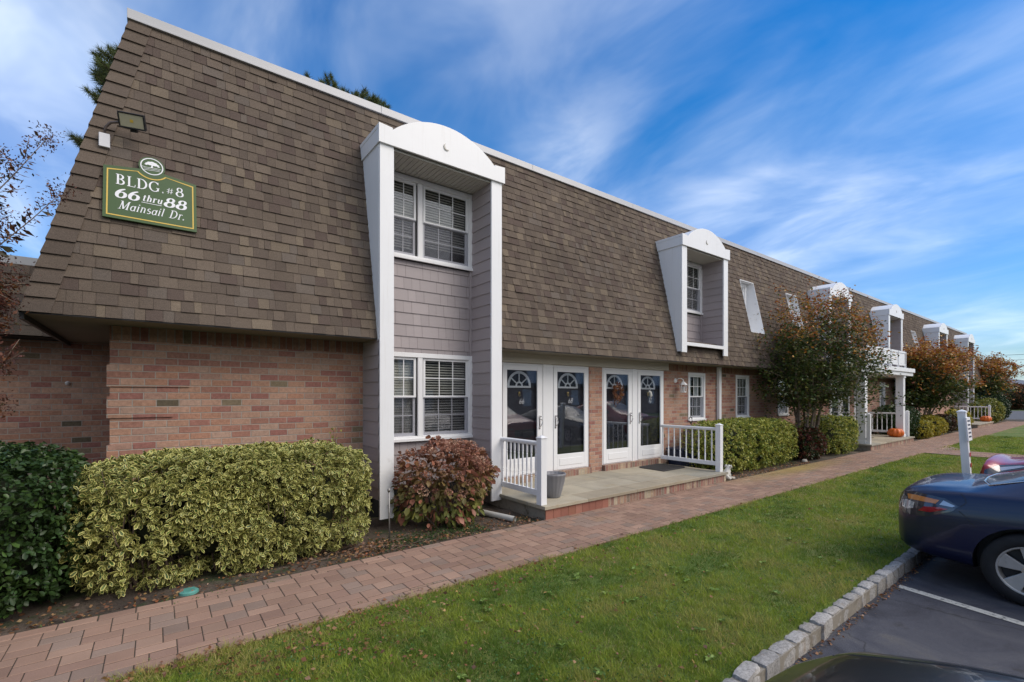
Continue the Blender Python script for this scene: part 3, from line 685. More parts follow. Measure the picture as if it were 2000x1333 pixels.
def door(x0, x1, side, num):
    z0, z1 = .317, 2.40; y = YW
    f = MB(); ring(f, x0-.02, x1+.02, z0, z1, y-.03, y-.001, .045, .02)          # jamb trim
    ring(f, x0+.027, x1-.027, z0+.022, z1-.047, y-.045, y-.012, .095, .30, .085)  # storm door
    f.box(x0+.18, x1-.18, y-.052, y-.0455, z0+.10, z0+.235)
    d = f.build('door', M['white_vinyl'], bld, bevel=.004); d['label'] = 'white storm door with full glass and house number ' + num
    gx0, gx1, gz0, gz1 = x0+.12, x1-.12, z0+.32, z1-.13
    g = MB(); g.box(gx0-.005, gx1+.005, y-.032, y-.027, gz0-.005, gz1+.005); g.build('glass', M['glass_dark'], d)
    inn = MB(); inn.box(x0+.03, x1-.03, y+.03, y+.07, z0+.02, z1-.03)
    inn.box(gx0+.03, (gx0+gx1)/2-.04, y+.02, y+.029, z0+.35, z0+.80); inn.box((gx0+gx1)/2+.04, gx1-.03, y+.02, y+.029, z0+.35, z0+.80)
    inn.build('inner_door', M['door_dark'], d, bevel=.004)
    fm = MB(); cx = (x0+x1)/2-.03; fan(fm, cx, 1.98, .245, y+.0285); fm.build('fanlight', M['white_paint'], d)
    pn = MB(); pn.prism([(cx-.25, 1.985)] + arc(cx, 1.985, .245, 180, 0, 16), 'y', y+.0286, y+.0294); pn.build('fanlight_pane', M['glass'], d)
    text_mesh('number', num, .155, 'white_letter', d, Matrix.Translation((cx+.01, y-.0335, 1.69)) @ FRONT, shear=.3, off=-.004, sx=.80)
    kn = MB(); kn.lathe([(0, -.012), (.022, -.01), (.028, 0), (.02, .01), (0, .012)], (cx, y+.018, 1.85), 12, 'y')
    kn.tube([(cx-.02, y+.018, 1.845), (cx-.018, y+.013, 1.80), (cx, y+.013, 1.785), (cx+.018, y+.013, 1.80), (cx+.02, y+.018, 1.845)], .006); kn.build('knocker', M['brass'], d, smooth=True)
    hx = x1-.07 if side == 'L' else x0+.07
    h = MB(); h.box(hx-.014, hx+.014, y-.053, y-.046, 1.16, 1.42)
    h.tube([(hx, y-.05, 1.36), (hx+.012, y-.10, 1.34), (hx+.02, y-.105, 1.28), (hx, y-.095, 1.23), (hx-.012, y-.06, 1.19)], .009)
    h.tube([(hx, y-.05, 1.40), (hx, y-.09, 1.40)], .014); h.build('handle', M['chrome'], d, smooth=False)
for (a, c, s_), n_ in zip(DOORS, ('66', '68', '70', '72')): door(a, c, s_, n_)
for (a, c, s_), n_ in zip(DOORS2, ('74', '76', '78')): door(a, c, s_, n_)
for a, c in ((5.905, 6.125), (8.585, 8.725), (21.225, 21.325)):
    m_ = MB(); m_.box(a, c, YW-.04, YW+.1, .316, 2.404); m_.build('door_mullion', M['white_vinyl'], bld, bevel=.004)

# dormers
def dormer(x0, x1, full):
    zb = .10 if full else 2.80; zs = -.02 if full else 2.97; W_ = .205; zt = 5.26
    wl = MB()
    courses(wl, (x0+W_-.04, YW), (x1-W_+.04, YW), .36 if full else 2.98, (1.10 if full else 3.90), (0, -1))
    if full: courses(wl, (x0+W_-.04, YW), (x1-W_+.04, YW), 2.475, 3.91, (0, -1))
    for xx, s_ in ((x0+W_-.015, 1), (x1-W_+.015, -1)):
        courses(wl, (xx, YP+.03), (xx, YW), .36 if full else 3.05, zt, (s_, 0))
        if full:
            xo = x0+.006 if s_ == 1 else x1-.006
            courses(wl, (xo, YP+.03), (xo, YW), .36, ZE, (-s_, 0))
            wl.box(xo-.012, xo+.012, YW-.035, YW-.001, .36, ZE-.02); 
    d = wl.build('dormer', M['siding'], bld)
    for xx in (x0+W_-.01, x1-W_-.012):
        pass
    cn = MB(); cn.box(x1-W_-.03, x1-W_+.012, YW-.04, YW-.003, .36 if full else 3.0, zt); cn.box(x0+W_-.012, x0+W_+.03, YW-.04, YW-.003, .36 if full else 3.0, zt); cn.build('corner_trim', M['siding'], d, bevel=.003)
    for xx in (x0, x1-W_):
        p = MB(); p.box(xx, xx+W_, YP-.004, YP+.030, zb, zt); p.build('post', M['white_vinyl'], d, bevel=.005)
    for xx, xi in ((x0+.002, x0+W_-.018), (x1-.002, x1-W_+.018)):     # white tapered cheeks outside, between post and slope
        p = MB(); z0 = ZE-.02 if full else zb+.02
        a, c = min(xx, xi), max(xx, xi)
        pts = [(YP+.031, z0), (max(YP+.032, roofY(z0)-.0), z0), (roofY(zt)+.02, zt), (YP+.031, zt)]
        p.prism(pts, 'x', xx-.006 if xx < xi else xx-.008, xx+.008 if xx < xi else xx+.006); p.build('cheek', M['white_vinyl'], d)
    # pediment
    cx = (x0+x1)/2; a0, a1 = x0-.025, x1+.04; hw = (a1-a0)/2-.20; zc = 5.475; rise = .335
    rr = (hw*hw+rise*rise)/(2*rise); zo = zc+rise-rr; an = math.degrees(math.asin(hw/rr)); mid = (a0+a1)/2
    top = [(mid+rr*math.sin(R(t)), zo+rr*math.cos(R(t))) for t in np.linspace(an, -an, 22)]
    p = MB(); p.prism([(a0, zt-.006), (a1, zt-.006), (a1, 5.515), (a1-.20, 5.50)] + top[0:] + [(a0+.20, 5.50), (a0, 5.515)], 'y', YP-.036, YP-.005)
    ped = p.build('pediment', M['white_vinyl'], d, bevel=.003)
    cm = MB(); o = arc(mid-.02, 5.50, .052, 130, 300, 12); i_ = arc(mid-.006, 5.512, .048, 130, 300, 12)
    for k in range(12): cm.prism([o[k], o[k+1], i_[k+1], i_[k]], 'y', YP-.048, YP-.037)
    cm.build('crescent', M['soffit_white'], ped)
    for xa, xb in ((a0, a0+.021), (a1-.02, a1-.2)):
        r_ = MB(); yb = roofY(5.3)+.03
        r_.box(xa, xa+.02, YP-.004, yb, zt-.006, 5.45); r_.box(xa-.004, xa+.024, YP-.004, yb+.03, 5.451, 5.505)
        r_.box(min(xb, xa+.021) if xa == a0 else xb, (a0+.2) if xa == a0 else xa-.001, YP-.004, roofY(5.48)+.02, 5.47, 5.495)
        r_.build('return_trim', M['white_vinyl'], d, bevel=.003)
    v = MB()
    for k in range(21):
        q0, q1 = top[k], top[k+1]
        v.faces([(q0[0], YP-.004, q0[1]), (q1[0], YP-.004, q1[1]), (q1[0], roofY(q1[1])+.03, q1[1]), (q0[0], roofY(q0[1])+.03, q0[1]),
                 (q0[0], YP-.004, q0[1]-.012), (q1[0], YP-.004, q1[1]-.012), (q1[0], roofY(q1[1])+.03, q1[1]-.012), (q0[0], roofY(q0[1])+.03, q0[1]-.012)],
                [(0,1,2,3), (4,7,6,5)])
    v.build('barrel_roof', M['white_vinyl'], d, smooth=False)
    s = MB(); xx = x0+W_-.02; s.box(x0+W_-.02, x1-W_+.02, YP+.0305, YP+.045, 5.225, 5.2375); s.box(x0+W_-.02, x1-W_+.02, YP+.0305, YW+.1, 5.2575, 5.30)
    while xx < x1-W_+.02:
        e = min(xx+.075, x1-W_+.02); s.box(xx, e-.009, YP+.0305, YW+.02, 5.238, 5.25); s.box(e-.009, e, YP+.0305, YW+.02, 5.246, 5.257); xx = e
    s.build('soffit', M['soffit_white'], d)
    if not full:
        q = MB(); q.box(x0+W_, x1-W_, YP-.004, YP+.03, 2.965, 3.045); q.build('rail', M['white_vinyl'], d, bevel=.003)
        q = MB(); q.poly([(x0+.02, YP+.031, 3.03), (x1-.02, YP+.031, 3.03), (x1-.02, YW, 3.07), (x0+.02, YW, 3.07)]); q.build('floor_pan', M['siding'], d)
    u0, u1 = x0+W_+.03, x1-W_-.035
    mm = u0 + (u1-u0)*.42
    if full:
        window(bld, u0, u1, 1.14, 2.42, YW-.03, units=[(u0, mm-.04), (mm+.04, u1)])
    window(bld, u0, u1, 3.97, 5.17, YW-.03, units=[(u0, mm-.04), (mm+.04, u1)])
for a, c in D_FULL: dormer(a, c, True)
for a, c in D_HALF: dormer(a, c, False)
# narrow recessed windows cut into the slope
for x in SLITS:
    m_ = MB(); a, c, z0, z1 = x, x+.80, 3.616, 5.154; yb = 6.97
    for xx in (a, c): m_.prism([(roofY(z0)-.022, z0), (yb, z0), (yb, z1), (roofY(z1)-.022, z1)], 'x', xx-.006, xx+.006)
    m_.box(a, c, roofY(z0)-.025, yb, z0-.015, z0+.002); m_.box(a, c, roofY(z1)-.024, yb+.02, z1-.004, z1+.014)
    wall(m_, a, c, z0, z1, yb, [(a+.03, c-.16, 4.42, z1-.05)], .1)
    m_.build('recess', M['white_vinyl'], bld)
    window(bld, a+.03, c-.16, 4.42, z1-.05, yb, cols=2)
# downspouts
for xx in (12.26, 28.38):
    p = MB(); p.box(xx-.055, xx+.055, YW-.10, YW-.015, .1, ZE-.02)
    for z in (.9, 2.0): p.box(xx-.065, xx+.065, YW-.014, YW-.001, z, z+.03)
    p.build('downspout', M['white_vinyl'], bld, bevel=.008)

# portico and balcony at the second entrance
pt = thing('portico', 'white columned portico with a railed balcony on top over the second entrance', 'portico', (20.9, 5.25, 0))
for xx in (18.62, 22.98):
    c_ = MB(); c_.box(xx, xx+.24, 5.24, 5.48, .2, 2.56); c_.box(xx-.02, xx+.26, 5.22, 5.50, .2, .30); c_.box(xx-.02, xx+.26, 5.22, 5.50, 2.48, 2.56)
    c_.build('column', M['white_vinyl'], pt, bevel=.006)
c_ = MB(); c_.box(18.1, 24.08, 5.18, 6.80, 2.57, 2.70); c_.box(18.05, 24.13, 5.13, 6.60, 2.705, 2.86); c_.build('roof_slab', M['white_vinyl'], pt, bevel=.01)
c_ = MB(); c_.box(18.5, 23.15, 5.20, 5.25, 3.42, 3.49); c_.box(18.5, 23.15, 5.20, 5.25, 2.95, 3.01); c_.box(18.5, 18.55, 5.26, 6.2, 3.42, 3.49); c_.box(23.10, 23.15, 5.26, 6.2, 3.42, 3.49)
c_.box(18.55, 23.10, 5.215, 5.235, 3.02, 3.41); c_.box(23.11, 23.13, 5.27, 6.2, 3.02, 3.41)
x = 18.5
while x < 23.2: c_.box(x, x+.06, 5.185, 5.199, 2.87, 3.49); c_.box(x, x+.06, 5.20, 5.25, 2.865, 2.949); x += .915
c_.build('balcony_rail', M['white_vinyl'], pt, bevel=.003)

# the lower wing set back on the left
lw = thing('building_wing', 'low dark brick wing with short shingled mansard, set back at the far left', 'building', (-6, 9.3, 0))
b = MB(); wall(b, -14, -.40, -.1, 2.58, 9.3, []); b.build('brick_wall', M['brick'], lw)
s = MB(); shingles(s, -14, -.40, 8.74, ZE, 3.55, False, False, []); rf = s.build('mansard_roof', M['shingle'], lw)
s = MB(); s.box(-14, -.3, 8.94, 9.2, 3.55, 3.66); s.build('coping', M['coping_metal'], rf, bevel=.003)
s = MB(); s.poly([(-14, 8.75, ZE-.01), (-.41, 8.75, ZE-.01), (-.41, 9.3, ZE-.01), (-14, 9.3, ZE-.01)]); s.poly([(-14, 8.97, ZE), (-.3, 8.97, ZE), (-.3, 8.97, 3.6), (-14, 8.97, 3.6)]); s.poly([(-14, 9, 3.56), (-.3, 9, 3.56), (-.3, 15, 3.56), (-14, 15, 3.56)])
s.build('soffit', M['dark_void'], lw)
s = MB(); s.lathe([(0, -.04), (.016, -.035), (.02, -.01), (.03, 0)], (-1.02, 9.28, 1.98), 12, 'y'); s.build('light_bulb', M['box_white'], lw, smooth=True)
# ------------------------------------------------------------------ ground
g = MB(); g.poly([(-300, -300, -.17), (700, -300, -.17), (700, 400, -.17), (-300, 400, -.17)]); tag(g.build('ground', M['lawn']), kind='structure')
g = MB(); g.poly([(-30, -14, -.13), (52, -14, -.13), (52, 1.47, -.13), (-30, 1.47, -.13)]); tag(g.build('parking_asphalt', M['asphalt']), kind='structure')
g = MB(); g.poly([(52, -30, -.06), (84, -30, -.06), (84, 60, -.06), (52, 60, -.06)]); tag(g.build('road', M['asphalt_far']), kind='structure')
from mathutils import noise as mn
def sheet(name, x0, x1, y0, y1, z, mat, nx, ny, amp, sc=1.2):
    V = [(x0+(x1-x0)*i/nx, y0+(y1-y0)*j/ny, 0) for j in range(ny+1) for i in range(nx+1)]
    V = [(a, b_, z+amp*mn.noise(Vector((a*sc, b_*sc, 3)))+amp*.5*mn.noise(Vector((a*6, b_*6, 1)))) for a, b_, _ in V]
    F = [(j*(nx+1)+i, j*(nx+1)+i+1, (j+1)*(nx+1)+i+1, (j+1)*(nx+1)+i) for j in range(ny) for i in range(nx)]
    return tag(npmesh(name, V, F, M[mat], smooth=True), kind='structure')
sheet('lawn', -15, 52, 1.55, 3.92, -.022, 'lawn', 400, 20, .010)
sheet('planting_bed', -15, 52, 5.06, 9.4, -.022, 'bed_soil', 500, 44, .022, 2)
g = MB(); g.box(-15, 52, 3.90, 5.12, -.16, -.0052); g.box(19.3, 20.9, 1.56, 3.9, -.16, -.0052); tag(g.build('path_base', M['sand']), kind='structure')
# pavers: two stone sizes interlocking, soldier borders
PC = [(.285,.190,.145), (.265,.178,.138), (.305,.208,.160), (.250,.166,.130), (.288,.198,.152), (.240,.180,.148)]
pv = MB()
def pcol(x=0, y=0):
    c = random.choice(PC); f = random.uniform(.88, 1.1)
    k = max(0, min(1, (y-4.55)/.35))*max(0, 1-abs(x-12.5)/3.6)*.75      # mossy yellow strip beside the hedge
    return tuple(v*f*w_*(1-k)+g*k for v, w_, g in zip(c, (1.05, 1.0, .95), (.30, .225, .06)))
def border(x0, x1, y0, y1):
    x = x0
    while x < x1:
        L_ = random.choice((.235, .24, .245)); e = min(x+L_, x1); pv.paver(x+.003, e-.003, y0, y1, -.06, .001, .006, pcol(x, y1), random.uniform(-.003, .003)); x = e
def strip(x0, x1, y0, y1, A=.24, B=.12, a=.16, b=.16, g_=.0030):
    def put(p, q, r, s):
        r, s = max(r, y0), min(s, y1); p, q = max(p, x0), min(q, x1)
        if q-p > .035 and s-r > .03: pv.paver(p+g_, q-g_, r+.0056, s-.0056, -.05, -.001, .003, pcol(p, s), random.uniform(-.0012, .0012))
    for i in range(-400, 400):
        # y = y0 - i*b + j*B within the strip -> few j per i
        j0 = math.floor((-.3 + i*b)/B); j1 = math.ceil((y1-y0+.2 + i*b)/B)
        for j in range(j0, j1+1):
            x, y = x0 + i*A + j*a, y0 - i*b + j*B
            if x < x0-.5 or x > x1+.1: continue
            put(x, x+A, y, y+B); put(x+A, x+A+a, y+B-b, y+B)
strip(-3, 47.5, 4.02, 4.98)
border(-3, 47.5, 4.985, 5.10); border(-3, 19.3, 3.895, 4.015); border(21.2, 47.5, 3.895, 4.015)
strip(19.42, 20.78, 1.56, 3.89)
y = 1.56
while y < 3.89:
    pv.paver(19.295, 19.415, y+.003, min(y+.237, 3.89), -.06, .001, .006, pcol()); pv.paver(20.785, 20.905, y+.003, min(y+.237, 3.89), -.06, .001, .006, pcol()); y += .24
for k in range(5): pv.paver(19.3+k*.38, 19.3+(k+1)*.38-.004, 3.893, 4.017, -.06, .0, .006, pcol())
for k in range(6):           # flared corner where the branch meets the walk
    w_ = 1.5-.24*k
    if w_ > .1: pv.paver(20.91, 20.91+w_, 3.89-(k+1)*.12, 3.89-k*.12-.004, -.05, .0, .006, pcol())
tag(pv.build('path', M['paver']), kind='structure')
# granite block kerb
kb = MB(); x = -4
GC = [(.27,.262,.25), (.31,.298,.28), (.24,.232,.225), (.29,.272,.245)]
while x < 50:
    L_ = random.uniform(.19, .27); j = lambda s=.008: random.uniform(-s, s)
    x0_, x1_ = x+.006, x+L_-.008; y0_, y1_ = 1.455+j(.012), 1.565+j(.008); zt_ = .002+j(.008); t_ = random.uniform(-.02, .02)
    c = random.choice(GC); f = random.uniform(.85, 1.15); c = tuple(v*f for v in c)
    nx, ny, nz = (5, 3, 3) if x < 9 else (1, 1, 1)
    # subdivided lumpy block
    idx = {}
    def vid(i, k_, l):
        if (i, k_, l) not in idx:
            px_, py_, pz_ = x0_+(x1_-x0_)*i/nx, y0_+(y1_-y0_)*k_/ny + t_*(i/nx-.5), -.17+(zt_+.17)*l/nz
            e_ = (i in (0, nx)) + (k_ in (0, ny)) + (l == nz)
            cxm, cym, czm = (x0_+x1_)/2, (y0_+y1_)/2, -.08
            if nx > 1:
                sh_ = .012*(e_-1) if e_ > 1 else 0
                v_ = Vector((px_-cxm, py_-cym, pz_-czm)); v_ *= (1-sh_/max(v_.length, .01)*1.1)
                px_, py_, pz_ = cxm+v_.x+j(.004), cym+v_.y+j(.004), czm+v_.z+j(.005)
            idx[(i, k_, l)] = len(kb.v); kb.v.append((px_, py_, pz_))
        return idx[(i, k_, l)]
    def q_(a_): kb.f.append(a_); kb.c.append(c); kb.m.append(0)
    for i in range(nx):
        for k_ in range(ny): q_((vid(i,k_,nz), vid(i+1,k_,nz), vid(i+1,k_+1,nz), vid(i,k_+1,nz)))
        for l in range(nz): q_((vid(i,0,l), vid(i+1,0,l), vid(i+1,0,l+1), vid(i,0,l+1))); q_((vid(i,ny,l), vid(i+1,ny,l), vid(i+1,ny,l+1), vid(i,ny,l+1)))
    for k_ in range(ny):
        for l in range(nz): q_((vid(0,k_,l), vid(0,k_+1,l), vid(0,k_+1,l+1), vid(0,k_,l+1))); q_((vid(nx,k_,l), vid(nx,k_+1,l), vid(nx,k_+1,l+1), vid(nx,k_,l+1)))
    x += L_
tag(kb.build('kerb', M['granite'], auto=50), kind='structure')
g = MB(); g.box(-4, 50, 1.462, 1.55, -.17, -.022); tag(g.build('kerb_mortar', M['concrete']), kind='structure')
mk_ = MB()
for xk, dx in ((5.93, -.20), (3.50, -.12), (8.43, -.2), (1.05, -.1)):
    mk_.poly([(xk, 1.40, -.1255), (xk+.10, 1.40, -.1255), (xk+.10+dx*3.6, -2.6, -.1255), (xk+dx*3.6, -2.6, -.1255)])
tag(mk_.build('road_markings', M['road_paint']), kind='structure')

# ------------------------------------------------------------------ grass, litter
def lawn_noise(x, y): return mn.noise(Vector((x*.9, y*1.4, 0)))*.6 + mn.noise(Vector((x*3.1, y*3.1, 5)))*.4
def visible_pts(n, x0, x1, y0, y1, pw=1.6, dmin=2.6, fill=.02):
    out = []; tot = 0
    while tot < n:
        x = RNG.uniform(x0, x1, n*3); y = RNG.uniform(y0, y1, n*3)
        r_ = S_*x - C_*y; d = C_*x + S_*y
        ok = (d > 1.2) & (np.abs(r_/np.maximum(d, .1)) < 1.16) & (RNG.random(n*3) < np.maximum((dmin/np.maximum(d, dmin))**pw, fill))
        out.append(np.stack([x[ok], y[ok], d[ok]], 1)); tot += int(ok.sum())
    return np.concatenate(out)[:n]
P = visible_pts(260000, -1.5, 30, 1.565, 3.915)
inb = (P[:, 0] > 19.28) & (P[:, 0] < 20.92); P = P[~inb]
ln = np.array([lawn_noise(a, b_) for a, b_ in P[:, :2]])
cl_ = np.array([mn.noise(Vector((a*9, b_*9, 2))) for a, b_ in P[:, :2]]); h = (RNG.uniform(.014, .046, len(P)) * (1+.7*ln+1.1*np.clip(cl_, -.5, .6))) ; edge_ = (P[:, 1] > 3.84) | (P[:, 1] < 1.62); h[edge_] *= 1.15
wd = np.maximum(.0026, P[:, 2]*.00060)
a = RNG.uniform(0, 2*np.pi, len(P)); S2 = np.stack([np.cos(a), np.sin(a), np.zeros(len(P))], 1)
lean = np.stack([RNG.normal(size=len(P)), RNG.normal(size=len(P)), np.zeros(len(P))], 1)*h[:, None]*.55
B0 = np.stack([P[:, 0], P[:, 1], np.full(len(P), -.020)], 1)
tip = B0 + lean + np.array([0, 0, 1.])*h[:, None]
V = np.stack([B0-S2*wd[:, None], B0+S2*wd[:, None], tip], 1).reshape(-1, 3)
gcol = np.array([.175, .250, .026]); gc2 = np.array([.32, .385, .05]); dry = np.array([.48, .38, .15]); dk_ = np.array([.070, .145, .016])
t = np.clip(RNG.random((len(P), 1))*.6+.2+cl_[:, None]*.9, 0, 1); c = gcol*(1-t)+gc2*t
kx = np.clip((ln-.06)*3.4 + np.clip((P[:, 1]-3.72)*3, 0, .5) + np.clip((.9-P[:, 0])*.35, 0, .45), 0, .9)[:, None]*RNG.random((len(P), 1)); c = c*(1-kx)+dry*kx
kx = np.clip((-ln-.04)*3.5, 0, .8)[:, None]; c = c*(1-kx)+dk_*kx
nb_ = (RNG.random(len(P)) < .06)[:, None]; c = np.where(nb_, dry*.9, c)
gr = npmesh('grass', V, np.arange(len(V)).reshape(-1, 3), M['blade'], None, np.repeat(c, 3, 0)); tag(gr, 'short green lawn grass with tan patches between the brick path and the granite kerb', 'grass', kind='stuff')
# clover and small weeds in the lawn
P = visible_pts(9000, -1.5, 12, 1.6, 3.85, 2.0); ln = np.array([mn.noise(Vector((a*1.3, b_*1.3, 9))) for a, b_ in P[:, :2]]); P = P[ln > .05]
n = len(P); D = np.stack([RNG.normal(size=n), RNG.normal(size=n), RNG.uniform(.1, .6, n)], 1)
wc = np.array([.05, .12, .025])*(.7+.8*RNG.random((n, 1)))
tag(leaves('clover', np.stack([P[:, 0], P[:, 1], np.full(n, -.003)+RNG.uniform(0, .012, n)], 1), D, RNG.uniform(.010, .022, n), RNG.uniform(.004, .009, n), wc, M['leaf']), 'low clover and broad leaved weeds growing among the lawn grass', 'clover', kind='stuff')
P, D = [], []
for _ in range(80):
    x, y = random.uniform(-1, 9), random.uniform(1.7, 3.8); k0 = random.uniform(0, 6)
    for k in range(random.randint(6, 10)): P.append((x, y, .002)); D.append((math.cos(k0+k*.75), math.sin(k0+k*.75), random.uniform(.15, .5)))
n = len(P); LW_ = RNG.uniform(.025, .06, n)
tag(leaves('lawn_weeds', np.array(P), np.array(D), LW_, LW_*.22, np.array([.17, .26, .05])*(.6+.8*RNG.random((n, 1))), M['leaf'], detail=True), 'broad leaved weed rosettes dotted through the lawn', 'weeds', kind='stuff')
LC = np.array([(.27,.13,.06), (.22,.10,.05), (.33,.20,.10), (.17,.08,.045), (.36,.22,.08), (.27,.16,.10), (.29,.11,.05), (.20,.11,.07)])
def litter(name, pts, lo, hi, label, z=None):
    n = len(pts); D = np.stack([RNG.normal(size=n), RNG.normal(size=n), RNG.uniform(-.15, .25, n)], 1)
    c = LC[RNG.integers(0, len(LC), n)]*(.6+.7*RNG.random((n, 1)))
    L_ = RNG.uniform(lo, hi, n)
    return tag(leaves(name, pts, D, L_, L_*RNG.uniform(.22, .42, n), c, M['leaf'], fold=.3), label, 'fallen leaves', kind='stuff')
pl = []
for _ in range(60000):
    x, y = random.uniform(-1.4, 12), random.uniform(1.6, 3.95)
    if len(pl) > 3600: break
    cl = mn.noise(Vector((x*2.6, y*2.6, 3)))
    near = math.exp(-max(0, x-.1)/.95)*max(0, .55+1.6*cl) + .006
    if y > 3.5: near += .18*math.exp(-max(0, x-2.5)/1.5)
    if mn.noise(Vector((x*2, y*2, 7))) > .35: near += .03
    if random.random() < near: pl.append((x, y, random.uniform(.001, .014)))
litter('fallen_leaves', np.array(pl), .016, .046, 'brown fallen leaves scattered over the near corner of the lawn')
pl = [(random.uniform(-1.2, 14), 5.11+abs(random.gauss(0, .22)), random.uniform(-.008, .012)) for _ in range(2600)]
pl += [(random.gauss(1.95, .30), random.gauss(5.42, .14), random.uniform(-.005, .02)) for _ in range(350)] + [(random.uniform(2.1, 4.3), random.uniform(5.15, 6.0), random.uniform(-.008, .01)) for _ in range(220)]
litter('bed_litter', np.array(pl), .02, .05, 'dry leaf litter and bark lying in the planting bed')
pl = [(random.uniform(1.5, 9), 1.44-abs(random.gauss(0, .035)), -.125+random.uniform(0, .012)) for _ in range(520)]
litter('gutter_litter', np.array(pl), .015, .035, 'brown leaf crumbs gathered along the foot of the granite kerb')
ed = [(random.uniform(-1, 12), random.choice((3.90, 4.018, 5.0, 5.105))+random.gauss(0, .012), .0) for _ in range(1500)]
ed = [q for q in ed if mn.noise(Vector((q[0]*1.7, q[1]*2, 4))) > .05]; ne = len(ed)
tag(leaves('joint_weeds', np.array(ed), np.stack([RNG.normal(size=ne), RNG.normal(size=ne), RNG.uniform(.2, 1.2, ne)], 1), RNG.uniform(.010, .026, ne), RNG.uniform(.0015, .005, ne), np.array([.09, .14, .03])*(.6+.8*RNG.random((ne, 1))), M['leaf']), 'tiny weeds and moss growing in the joints along the path borders', 'weeds', kind='stuff')
# mossy weeds in the bed
n = 2600; P = np.stack([RNG.uniform(2.05, 3.6, n), RNG.normal(5.42, .16, n), np.full(n, -.008)], 1); P = P[(P[:, 1] > 5.13)]
n = len(P); D = np.stack([RNG.normal(size=n), RNG.normal(size=n), RNG.uniform(.2, .9, n)], 1)
tag(leaves('weeds', P, D, RNG.uniform(.012, .035, n), RNG.uniform(.004, .009, n), np.array([.045, .085, .018])*(.6+.8*RNG.random((n, 1))), M['leaf']), 'low green weeds and moss in the bed beside the white post', 'weeds', kind='stuff')
# twigs on the soil
tw = MB()
for _ in range(70):
    x, y, a_, l_ = random.gauss(2.0, .45), random.gauss(5.42, .12), random.uniform(0, 6.28), random.uniform(.06, .28)
    if y < 5.13: continue
    tw.tube([(x, y, .0), (x+l_*.5*math.cos(a_), y+l_*.5*math.sin(a_)*.5, random.uniform(.005, .03)), (x+l_*math.cos(a_), max(5.12, y+l_*math.sin(a_)*.5), .0)], random.uniform(.0015, .005), 5)
tag(tw.build('dry_twigs', M['twig']), 'loose dry twigs on the soil at the right end of the long hedge', 'twigs', kind='stuff')

# ------------------------------------------------------------------ porches
def porch(name, label, x0, x1, y0, y1, red=0):
    t = thing(name, label, 'porch', ((x0+x1)/2, y0, 0))
    s = MB(); xs = [x0-.03]
    rows = [y0-.035, y0+.36, y0+.95, y1]
    SC = [(.315,.29,.225), (.345,.31,.24), (.29,.275,.225), (.33,.285,.21), (.365,.325,.245)]
    for r0, r1 in zip(rows, rows[1:]):
        x = x0-.03
        while x < x1+.03:
            e = x+random.choice((.6, .75, .9, 1.2)); e = x1+.03 if e > x1-.3 else e
            c = random.choice(SC); f = random.uniform(.92, 1.08)
            s.paver(x+.003, e-.003, r0+.003, r1-.003, .152, .20, .004, tuple(v*f for v in c), random.uniform(-.0015, .0015)); x = e
    s.build('bluestone_top', M['bluestone'], t)
    s = MB(); s.box(x0+.01, x1-.01, y0+.012, y1, -.05, .151); s.build('base', M['concrete'], t)
    s = MB(); s.box(x0+.01+red, x1, y0+.002, y0+.011, -.05, .1505); s.build('riser', M['brick_riser'], t)
    if red:
        s = MB(); x = x0+.01; cs = [(.30,.13,.095), (.27,.115,.085), (.32,.15,.11)]
        while x < x0+red: s.paver(x+.003, x+.147, y0-.004, y0+.011, -.05, .150, .004, random.choice(cs)); x += .15
        s.build('red_riser', M['paver'], t)
    return t
porch('porch', 'low bluestone porch with brick riser in front of the four white storm doors', 4.47, 9.50, 5.09, YW-.02, 1.35)
porch('porch', 'bluestone porch under the white portico', 18.5, 23.55, 5.05, YW-.02)
porch('porch', 'farthest bluestone porch at the end of the path', 36.1, 41.0, 5.0, YW-.02)

BAL = [(.0155,0),(.0155,.17),(.010,.18),(.0155,.195),(.010,.21),(.0165,.225),(.010,.24),(.0125,.27),(.0165,.34),(.0155,.45),(.011,.52),(.0155,.535),(.010,.55),(.0155,.565),(.0155,.69)]
def railing(label, x, y0, y1, zb, nb, post=True, grp='porch railings', h=.97):
    """railing running along Y at x from the post at y0 back to y1"""
    t = thing('porch_railing', label, 'railing', (x, y0, zb), grp)
    p = MB(); p.box(x-.055, x+.055, y0-.055, y0+.055, zb, zb+h); p.box(x-.062, x+.062, y0-.062, y0+.062, zb+h, zb+h+.018)
    p.faces([(x-.055,y0-.055,zb+h+.018),(x+.055,y0-.055,zb+h+.018),(x+.055,y0+.055,zb+h+.018),(x-.055,y0+.055,zb+h+.018),(x,y0,zb+h+.05)], [(0,1,4),(1,2,4),(2,3,4),(3,0,4)])
    p.build('post', M['white_vinyl'], t, bevel=.004)
    z1, z0 = zb+.92, zb+.12
    r_ = MB(); r_.prism([(x-.02, z1-.06), (x+.02, z1-.06), (x+.036, z1-.03), (x+.036, z1-.008), (x+.02, z1+.004), (x-.02, z1+.004), (x-.036, z1-.008), (x-.036, z1-.03)], 'y', y0+.056, y1); r_.build('top_rail', M['white_vinyl'], t, bevel=.003)
    r_ = MB(); r_.box(x-.022, x+.022, y0+.056, y1, z0, z0+.085); r_.build('bottom_rail', M['white_vinyl'], t, bevel=.004)
    first = None; hh = z1-.06-(z0+.085)
    for k in range(nb):
        yy = y0+.06+(y1-y0-.06)*(k+.7)/nb
        if first is None:
            m_ = MB(); m_.lathe([(a_, b_*hh/.69) for a_, b_ in BAL], (x, yy, z0+.085), 10); first = m_.build('baluster', M['white_vinyl'], t, auto=40); fy = yy
        else:
            o = first.copy(); COL.objects.link(o); o.parent = t; o.location = (0, yy-fy, 0)
    return t
